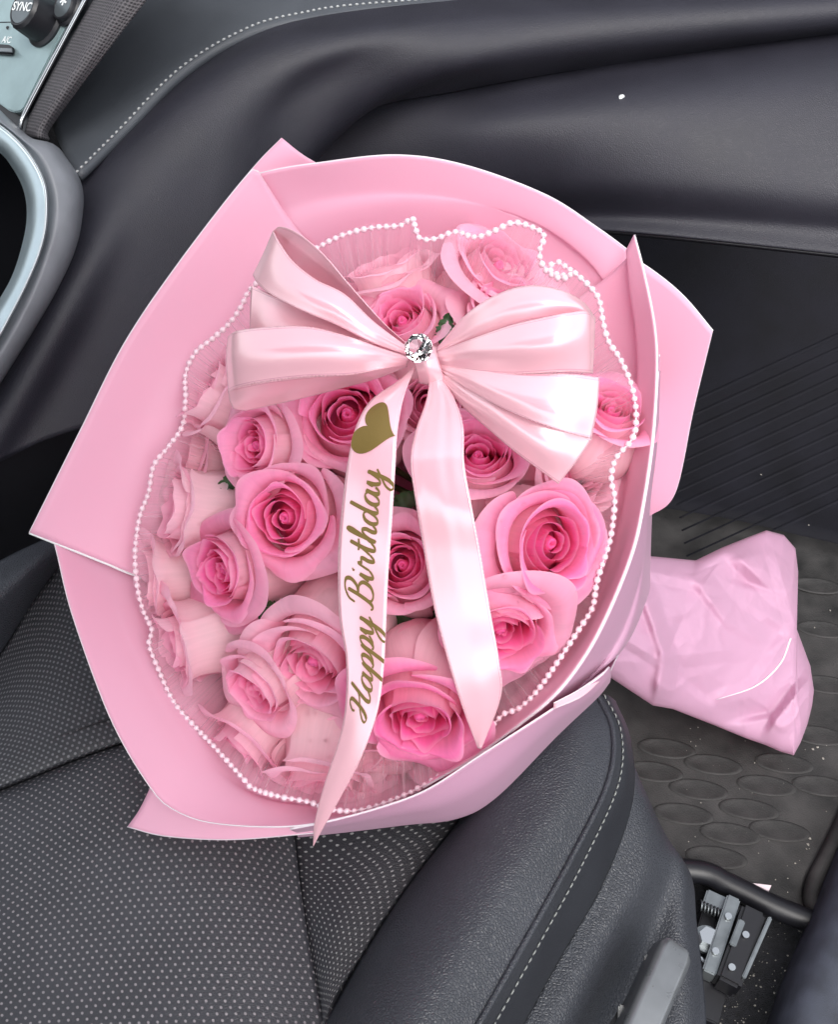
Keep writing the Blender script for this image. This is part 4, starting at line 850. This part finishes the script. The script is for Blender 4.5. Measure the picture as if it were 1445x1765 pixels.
# ---- tulle collar and pearls
PEARLS = [(425, 508), (415, 530), (395, 558), (365, 585), (337, 608), (320, 645), (320, 690), (314, 735), (290, 770), (265, 803), (256, 850), (241, 890), (233, 950), (236, 1005), (246, 1050), (262, 1085), (257, 1110), (272, 1150), (300, 1210), (340, 1256), (370, 1287), (418, 1340), (436, 1358), (480, 1372), (530, 1381), (565, 1393), (610, 1398), (658, 1386), (705, 1367), (745, 1345), (785, 1318), (830, 1272), (868, 1231), (893, 1222), (925, 1192), (962, 1140), (1000, 1082), (1022, 1046), (1030, 1000), (1052, 930), (1060, 862), (1054, 826), (1062, 790), (1090, 757), (1097, 718), (1090, 668), (1070, 620), (1050, 590), (1040, 556), (1031, 512), (1000, 478), (978, 462), (962, 452), (946, 462), (962, 474), (985, 474), (965, 480), (940, 464), (930, 436), (938, 406), (915, 391), (885, 384), (855, 397), (820, 409), (785, 400), (750, 412), (724, 411), (716, 392), (710, 377), (690, 389), (640, 393), (590, 406), (548, 427), (520, 445), (470, 470), (440, 490), (425, 508)]
def ph(px, py): return .016 * min(1, max(0, (py - 1310) / 60)) + .026 + .012 * (px - 640) / 450 + .003 * math.sin(px * .05 + py * .07)
PC = np.array([B(x, y, ph(x, y)) for x, y in PEARLS])
Lp = np.linalg.norm(np.diff(PC, axis=0), axis=1).sum(); npl = min(290, int(Lp / .0049))
PP = resample(PC, npl + 1)[:-1]
string = thing("pearl_string", PC[36], "white pearl bead string edging the pleated tulle", "pearl string")
bm = bmesh.new(); bmesh.ops.create_uvsphere(bm, u_segments=14, v_segments=9, radius=.00212); pme = bpy.data.meshes.new("pearl"); bm.to_mesh(pme); bm.free(); pme.materials.append(M_PEARL)
pme.polygons.foreach_set("use_smooth", [True] * len(pme.polygons))
for p in PP:
    o = bpy.data.objects.new("pearl", pme); COL.objects.link(o); o.parent = string; o.location = Vector(p) - string.location; o.scale = [random.uniform(.86, 1.06)] * 3
tube("thread", np.concatenate([PP, PP[:1]]), .0007, M_PEARL, string, 5)
veil = []
nvv = 720
outer = resample(PC, nvv); cen = B(650, 880, -.02)
for s, hh, amp in ((1.012, 0.0, .0014), (.93, -.004, .0012), (.84, -.010, .001), (.72, -.030, .0008), (.58, -.075, 0)):
    row = cen + (outer - cen) * s + B.n * hh
    if s < 1.0:
        k = 9 if s > .9 else 25; kern = np.ones(k) / k
        row = np.stack([np.convolve(np.concatenate([row[-k:], row, row[:k]])[:, c], kern, 'same')[k:-k] for c in range(3)], 1)
    z = np.sin(np.arange(nvv) * 2 * math.pi / 6.0); row = row + B.n * (z * amp)[:, None]
    veil.append(row)
VG = np.concatenate([cr(np.array(veil), 14)])
vo = sheet("tulle_collar", VG, M_TULLE, None, 0, uv='p'); tag(vo, "sheer pleated pink tulle collar between the roses and the paper", "tulle collar")

# ---- ribbon bow
bow = thing("ribbon_bow", B(722, 605, .085), "pale pink satin ribbon bow tied over the roses with two long tails", "bow")
def rib_uv(G):
    """G[across, along]"""
    nu, nv, _ = G.shape; c = G[nu // 2]; Ld = np.concatenate([[0], np.cumsum(np.linalg.norm(np.diff(c, axis=0), axis=1))])
    return np.stack(np.meshgrid(Ld, np.linspace(0, 1, nu)), 2)[:, :, ::-1].reshape(-1, 2)
def ribbon(name, rows, nu=28, nv=70, puff=0.0, flat=.5, crease=.0006):
    if len(rows) == 3:      # ribbon lies nearly flat across its width
        rows = [rows[0], [(x, y, (a[2] + b[2]) / 2 + flat * (h - (a[2] + b[2]) / 2)) for (x, y, h), a, b in zip(rows[1], rows[0], rows[2])], rows[2]] if len(rows[0]) == len(rows[1]) == len(rows[2]) else rows
    rr = np.array([resample(np.array([B(*p) for p in r]), nv) for r in rows]); G = cr(rr, nu)
    if crease:              # gathers running out of the knot
        uu = np.linspace(0, 1, nu)[:, None]; ll = np.linspace(0, 1, nv)[None]; ph_ = len(bpy.data.objects) * 1.3
        wv = np.sin(uu * 13 + ph_ + 1.5 * np.sin(ll * 3 + ph_)) + .6 * np.sin(uu * 23 + 2 * ph_)
        G = G + B.n * (crease * wv * np.exp(-ll / .2) * np.sin(np.clip(uu * 8, 0, 1) * 1.57) * np.sin(np.clip((1 - uu) * 8, 0, 1) * 1.57) * np.clip(ll * 12, .3, 1))[..., None]
    if puff:
        a = np.sin(np.linspace(0, math.pi, nu))[:, None] * np.sin(np.linspace(0, math.pi, nv))[None]; G = G + B.n * (a * puff)[..., None]
    me = mesh_from(name, G.reshape(-1, 3), grid_faces(nu, nv), rib_uv(G)); o = link(name, me, M_SATIN, bow)
    m = o.modifiers.new("thickness", 'SOLIDIFY'); m.thickness = .0004; m.offset = 0
    return o, G
K = .082
# left: tall loop, back face then front face
ribbon("loop", [[(708, 598, K), (660, 555, .098), (600, 488, .112), (557, 438, .118), (515, 403, .116), (484, 391, .108), (471, 398, .098)],
                [(710, 603, K), (655, 565, .085), (590, 505, .088), (540, 465, .090), (500, 432, .090), (474, 412, .090), (462, 420, .088)],
                [(708, 610, K - .004), (650, 580, .070), (580, 530, .066), (530, 500, .066), (485, 475, .068), (450, 455, .072), (440, 470, .076)]])
ribbon("loop", [[(709, 603, K + .004), (645, 555, .104), (594, 507, .112), (545, 482, .114), (505, 450, .110), (480, 415, .104), (471, 397, .098)],
                [(708, 608, K + .006), (640, 572, .112), (585, 535, .122), (530, 508, .122), (485, 480, .114), (462, 455, .102), (455, 435, .092)],
                [(706, 614, K + .004), (640, 590, .106), (580, 560, .114), (520, 535, .116), (470, 510, .108), (445, 490, .098), (436, 474, .086)]])
ribbon("loop", [[(706, 612, K + .003), (640, 585, .100), (580, 555, .104), (520, 530, .104), (470, 508, .100), (433, 492, .092)],
                [(704, 617, K + .004), (640, 600, .100), (570, 585, .106), (510, 572, .106), (460, 560, .102), (431, 545, .094)],
                [(702, 624, K + .001), (630, 615, .092), (560, 610, .096), (500, 605, .096), (450, 600, .092), (430, 595, .086)]])
ribbon("loop", [[(706, 616, K + .006), (650, 598, .106), (600, 580, .114), (530, 563, .118), (460, 564, .116), (410, 570, .108), (393, 580, .096)],
                [(704, 622, K + .010), (650, 612, .116), (600, 604, .128), (530, 602, .132), (460, 608, .128), (408, 615, .116), (390, 620, .098)],
                [(702, 628, K + .004), (650, 638, .104), (600, 647, .112), (530, 650, .116), (460, 658, .114), (412, 668, .106), (394, 676, .092)]])
ribbon("loop", [[(702, 627, K + .002), (650, 636, .096), (600, 646, .100), (530, 650, .102), (460, 658, .102), (410, 668, .098), (393, 672, .090)],
                [(702, 630, K), (650, 645, .090), (600, 656, .090), (530, 668, .090), (460, 682, .090), (415, 692, .088), (396, 690, .086)],
                [(702, 632, K - .003), (650, 652, .080), (600, 666, .078), (530, 684, .076), (460, 700, .078), (425, 707, .080), (402, 704, .082)]])
# right loops
ribbon("loop", [[(752, 602, K), (800, 546, .100), (850, 511, .108), (905, 493, .112), (960, 498, .112), (1005, 520, .106), (1027, 548, .094)],
                [(752, 606, K + .006), (810, 568, .112), (860, 538, .124), (910, 522, .128), (960, 520, .126), (1003, 530, .116), (1026, 560, .098)],
                [(754, 610, K + .004), (820, 584, .106), (870, 566, .114), (915, 552, .118), (960, 545, .116), (1005, 545, .108), (1024, 585, .092)]])
ribbon("loop", [[(752, 608, K + .006), (820, 582, .110), (880, 561, .120), (930, 549, .124), (975, 540, .124), (1013, 537, .114), (1026, 552, .100)],
                [(752, 618, K + .012), (820, 608, .120), (880, 600, .132), (930, 594, .136), (975, 588, .134), (1014, 585, .118), (1025, 590, .100)],
                [(752, 630, K + .004), (820, 640, .104), (880, 645, .112), (930, 643, .116), (975, 641, .114), (1012, 643, .106), (1022, 644, .096)]])
ribbon("loop", [[(752, 622, K + .004), (820, 634, .104), (880, 643, .112), (940, 643, .114), (990, 645, .112), (1034, 651, .104)],
                [(752, 630, K + .006), (815, 655, .110), (875, 678, .120), (935, 695, .124), (985, 702, .120), (1030, 705, .108)],
                [(754, 636, K + .004), (815, 675, .104), (870, 705, .112), (925, 728, .116), (975, 745, .114), (1020, 757, .104)]])
ribbon("loop", [[(752, 632, K + .002), (815, 660, .098), (870, 672, .106), (925, 700, .108), (975, 728, .106), (1021, 757, .098)],
                [(752, 640, K + .004), (800, 678, .102), (855, 712, .112), (905, 745, .114), (950, 775, .110), (994, 796, .100)],
                [(756, 646, K), (790, 692, .090), (845, 742, .096), (890, 780, .098), (925, 806, .096), (963, 834, .092)]])
# tails
tl = [(690, 655, 0.088), (640, 690, 0.100), (614, 735, 0.108), (600, 795, 0.111), (590, 870, 0.108), (583, 960, 0.102), (585, 1060, 0.099), (596, 1130, 0.098), (597, 1195, 0.096), (588, 1262, 0.090), (560, 1350, 0.080), (543, 1415, 0.072), (540, 1455, 0.064)]
tr_ = [(718, 628, 0.086), (697, 682, 0.100), (686, 740, 0.108), (682, 800, 0.112), (676, 900, 0.109), (669, 1000, 0.103), (665, 1095, 0.100), (661, 1160, 0.099), (650, 1230, 0.098), (622, 1308, 0.093), (585, 1378, 0.083), (557, 1428, 0.074), (540, 1459, 0.064)]
tm = [((a[0] + b[0]) / 2, (a[1] + b[1]) / 2, (a[2] + b[2]) / 2 + .003) for a, b in zip(tl, tr_)]
T1o, T1 = ribbon("tail", [tl, tm, tr_], 13, 160, flat=.3, crease=0)
tl2 = [(742, 645, 0.084), (735, 690, 0.092), (716, 745, 0.102), (708, 795, 0.110), (716, 860, 0.110), (731, 950, 0.100), (750, 1055, 0.090), (780, 1165, 0.084), (803, 1235, 0.074), (824, 1289, 0.058)]
tr2 = [(762, 650, 0.085), (785, 690, 0.093), (799, 735, 0.103), (801, 800, 0.111), (815, 880, 0.111), (830, 960, 0.101), (845, 1050, 0.091), (861, 1140, 0.085), (864, 1200, 0.075), (830, 1291, 0.059)]
tm2 = [((a[0] + b[0]) / 2, (a[1] + b[1]) / 2, (a[2] + b[2]) / 2 + .004) for a, b in zip(tl2, tr2)]
ribbon("tail", [tl2, tm2, tr2], 25, 120, flat=.3, crease=.0005)
# knot band
ribbon("knot", [[(706, 598, .086), (712, 616, .094), (718, 640, .092), (722, 660, .082)], [(728, 594, .090), (732, 614, .104), (738, 640, .102), (742, 664, .086)], [(752, 598, .084), (754, 614, .094), (762, 640, .092), (772, 664, .080)]], 14, 20)
# crystal
cc = B(722, 600, .112); n = B.n; a = np.cross(n, (0, 0, 1)); a /= np.linalg.norm(a); b_ = np.cross(a, n)
V = []; F = []; rs = [(.0080, 0, .5), (.0083, .0012, 0), (.0066, .0040, .5), (.0044, .0056, 0)]; ns = 8
for r_, z_, of in rs:
    for j in range(ns):
        t = 2 * math.pi * (j + of) / ns; V.append(cc + r_ * (math.cos(t) * a + math.sin(t) * b_) + n * z_)
for i in range(3):
    for j in range(ns):
        k = (j + 1) % ns; o_ = int(rs[i][2] == 0); p0, p1, q0, q1 = i * ns + j, i * ns + k, (i + 1) * ns + j, (i + 1) * ns + k
        F += ([(p0, p1, q0), (p1, q1, q0)] if rs[i][2] == 0 else [(p0, q1, q0), (p0, p1, q1)])
F.append(tuple(3 * ns + j for j in range(ns))); V.append(cc - n * .005); F += [((j + 1) % ns, j, len(V) - 1) for j in range(ns)]
me = mesh_from("crystal", V, F); bm = bmesh.new(); bm.from_mesh(me); bmesh.ops.recalc_face_normals(bm, faces=bm.faces); bm.to_mesh(me); bm.free()
link("crystal", me, M_GLASS, bow, False)
V, F = tube_geo([cc - n * .0055, cc - n * .0005], [.0070, .0084], 16, cap=False); link("crystal_setting", mesh_from("crystal_setting", V, F), M_CHROME, bow, False)

# lettering on the tail: (s metres along from the knot, v across 0..1)
T1n = np.cross(np.gradient(T1, axis=0), np.gradient(T1, axis=1)); T1n /= np.linalg.norm(T1n, axis=2)[..., None] + 1e-12
if (T1n[6, 60] @ (CAM - T1[6, 60])) < 0: T1n = -T1n
cl = T1[6]; CLs = np.concatenate([[0], np.cumsum(np.linalg.norm(np.diff(cl, axis=0), axis=1))])
def s_of_py(py):
    """arc length at which the tail passes a given height of the picture"""
    v = cl - CAM; d = v @ cF; yy = 882.5 - (v @ cU) / d * FPX; return float(np.interp(py, yy, CLs))
def tail_pt(s, v, lift=.0006):
    j = float(np.interp(s, CLs, np.arange(len(CLs)))); i = min(max(v, 0), 1) * 12; i0 = min(11, int(i)); j0 = min(len(CLs) - 2, int(j)); fi, fj = i - i0, j - j0
    f = lambda G: (G[i0, j0] * (1 - fi) + G[i0 + 1, j0] * fi) * (1 - fj) + (G[i0, j0 + 1] * (1 - fi) + G[i0 + 1, j0 + 1] * fi) * fj
    return f(T1) + f(T1n) * lift
GL = {
 'H': (1.75, [[(.05, 1.35), (.0, 1.65), (.3, 1.95), (.62, 1.8), (.6, 1.2), (.45, .45), (.2, .02), (-.08, .08), (-.05, .4), (.4, .85), (.95, 1.05), (1.35, 1.35), (1.5, 1.95)], [(1.52, 1.98), (1.28, 1.1), (1.15, .4), (1.25, .04), (1.5, .08), (1.75, .35)]]),
 'a': (1.12, [[(.74, .82), (.5, 1.0), (.2, .85), (.06, .45), (.14, .08), (.36, .0), (.6, .3), (.8, .98)], [(.8, .98), (.72, .4), (.78, .06), (.95, .06), (1.12, .32)]]),
 'p': (1.05, [[(.0, .32), (.22, .98), (.2, .5), (.1, -.2), (.0, -.95)], [(.16, .3), (.36, .85), (.62, 1.0), (.8, .75), (.74, .3), (.5, .02), (.3, .12)], [(.52, .02), (.8, .08), (1.05, .32)]]),
 'y': (1.1, [[(.0, .5), (.14, .96), (.16, .4), (.3, .02), (.55, .2), (.82, .98)], [(.82, .98), (.74, .2), (.58, -.6), (.3, -.98), (.06, -.8), (.2, -.42), (.65, -.05), (1.1, .32)]]),
 'B': (1.55, [[(.62, 1.8), (.5, 1.0), (.3, .25), (.05, -.02), (-.15, .15)], [(-.05, 1.3), (.1, 1.75), (.6, 2.0), (1.15, 1.95), (1.3, 1.6), (1.05, 1.2), (.6, 1.05)], [(.6, 1.05), (1.1, 1.0), (1.38, .7), (1.25, .2), (.85, -.02), (.45, .08), (.35, .38)]]),
 'i': (.68, [[(.0, .32), (.24, .98), (.2, .4), (.28, .05), (.45, .08), (.68, .32)], [(.33, 1.36), (.36, 1.45), (.39, 1.42)]]),
 'r': (.95, [[(.0, .32), (.2, 1.1), (.3, .9), (.62, .9), (.56, .4), (.62, .05), (.78, .08), (.95, .32)]]),
 't': (.78, [[(.0, .32), (.3, 1.0), (.45, 1.75)], [(.45, 1.75), (.32, .7), (.34, .08), (.55, .05), (.78, .32)], [(.05, 1.15), (.4, 1.12), (.78, 1.2)]]),
 'h': (1.1, [[(.0, .32), (.35, 1.1), (.52, 1.8), (.42, 2.02), (.3, 1.7), (.22, .9), (.12, .0)], [(.15, .2), (.36, .8), (.62, 1.0), (.74, .75), (.68, .3), (.74, .05), (.9, .08), (1.1, .32)]]),
 'd': (1.18, [[(.74, .82), (.5, 1.0), (.2, .85), (.06, .45), (.14, .08), (.36, .0), (.6, .3), (.8, 1.1), (.95, 2.0)], [(.95, 2.0), (.82, 1.1), (.74, .35), (.82, .05), (1.0, .08), (1.18, .32)]]),
}
def letter(ch, x0, unit, base_v, width_m, s0):
    Va, Fa = [], []
    for st_ in GL[ch][1]:
        C = resample(np.array(st_, float), max(10, 7 * len(st_))); C[:, 0] += .22 * C[:, 1]
        T = np.gradient(C, axis=0); T /= np.linalg.norm(T, axis=1)[:, None] + 1e-9; Nn = np.stack([-T[:, 1], T[:, 0]], 1)
        wd = .055 + .055 * np.clip(-(T[:, 1]) * 1.0, 0, 1) + .02 * np.abs(T[:, 1]); wd[0] *= .6; wd[-1] *= .6
        b0 = len(Va)
        for k in range(len(C)):
            for sg in (-1, 1):
                q = C[k] + Nn[k] * wd[k] * sg; s = s0 - (x0 + q[0]) * unit; v = base_v - q[1] * unit * .86 / width_m
                Va.append(tail_pt(s, v))
        n_ = len(C)
        Fa += [(b0 + 2 * k, b0 + 2 * k + 1, b0 + 2 * k + 3, b0 + 2 * k + 2) for k in range(n_ - 1)]
    return Va, Fa
def word(wd, py0, py1, xh, base_v):
    tot = sum(GL[c][0] for c in wd) + .15; s0, s1 = s_of_py(py0), s_of_py(py1); unit = (s0 - s1) / tot; x = 0
    wm = np.linalg.norm(T1[-1, 80] - T1[0, 80])
    for c in wd:
        V, F = letter(c, x, unit, base_v, wm, s0); x += GL[c][0]
        o = link("letter", mesh_from("letter", V, F), M_GOLD, None, False); o.parent = T1o; o.matrix_parent_inverse = Matrix.Translation(-Vector(bow.location)); o.matrix_parent_inverse = Matrix()
    return unit
UNIT = word("Happy", 1238, 1058, 1, .74)
word("Birthday", 1046, 806, 1, .72)
# heart
hp = []
for k in range(60):
    t = 2 * math.pi * k / 60; x = 16 * math.sin(t) ** 3; y = 13 * math.cos(t) - 5 * math.cos(2 * t) - 2 * math.cos(3 * t) - math.cos(4 * t); hp.append((x / 17, (y + 2.5) / 17))
sc_ = s_of_py(742); wm = np.linalg.norm(T1[-1, 40] - T1[0, 40]); HS = .0168
V = []; rot = R(18)
for rr_ in (0.001, .25, .5, .75, 1.0):
    for x, y in hp:
        x, y = x * rr_, y * rr_; x, y = x * math.cos(rot) - y * math.sin(rot), x * math.sin(rot) + y * math.cos(rot)
        V.append(tail_pt(sc_ + x * HS * 1.05, .52 - y * HS / wm, .0007))
F = grid_faces(5, 60, closed=True)
o = link("heart", mesh_from("heart", V, F), M_GOLD, None, False); o.parent = T1o
for o in (x for x in bpy.data.objects if x.parent is T1o): o.matrix_parent_inverse = Matrix()

# ---- water drops on the petals
Vp, Fp = [], []
bpy.context.view_layer.update()
for o in bpy.data.objects:
    if o.name.split('.')[0] == 'petal':
        b0 = len(Vp); mw = o.matrix_world; Vp += [mw @ v.co for v in o.data.vertices]; Fp += [tuple(b0 + i for i in f.vertices) for f in o.data.polygons]
pb = BVHTree.FromPolygons(Vp, Fp)
Va, Fa = [], []
rd = random.Random(5)
for (x0, y0, x1, y1, n_) in ((850, 860, 920, 1000, 16), (690, 880, 735, 1060, 12), (800, 860, 870, 930, 8), (600, 1100, 640, 1260, 14), (440, 1020, 600, 1180, 26), (300, 900, 420, 1000, 12), (850, 980, 940, 1100, 10), (660, 1120, 800, 1240, 10), (520, 1230, 600, 1340, 14), (540, 960, 590, 1010, 8)):
    for _ in range(n_):
        r = Vector(ray(rd.uniform(x0, x1), rd.uniform(y0, y1))).normalized(); h = pb.ray_cast(Vector(CAM), r)
        if h[0] is None: continue
        nn_ = h[1] if h[1].dot(r) < 0 else -h[1]; rad_ = rd.choice((.0006, .0007, .0008, .0011, .0016))
        t1 = nn_.orthogonal().normalized(); t2 = nn_.cross(t1); b0 = len(Va)
        for (a_, z_) in ((1, -.1), (.9, .35), (.55, .62), (.001, .72)):
            for j in range(8):
                t = j * math.pi / 4; Va.append(h[0] + rad_ * (a_ * (math.cos(t) * t1 + math.sin(t) * t2) + z_ * nn_))
        Fa += grid_faces(4, 8, b0, True)
o = link("water_drops", mesh_from("water_drops", Va, Fa), M_DROP, None); tag(o, "small clear water drops scattered on the rose petals", "water drops", kind='stuff')
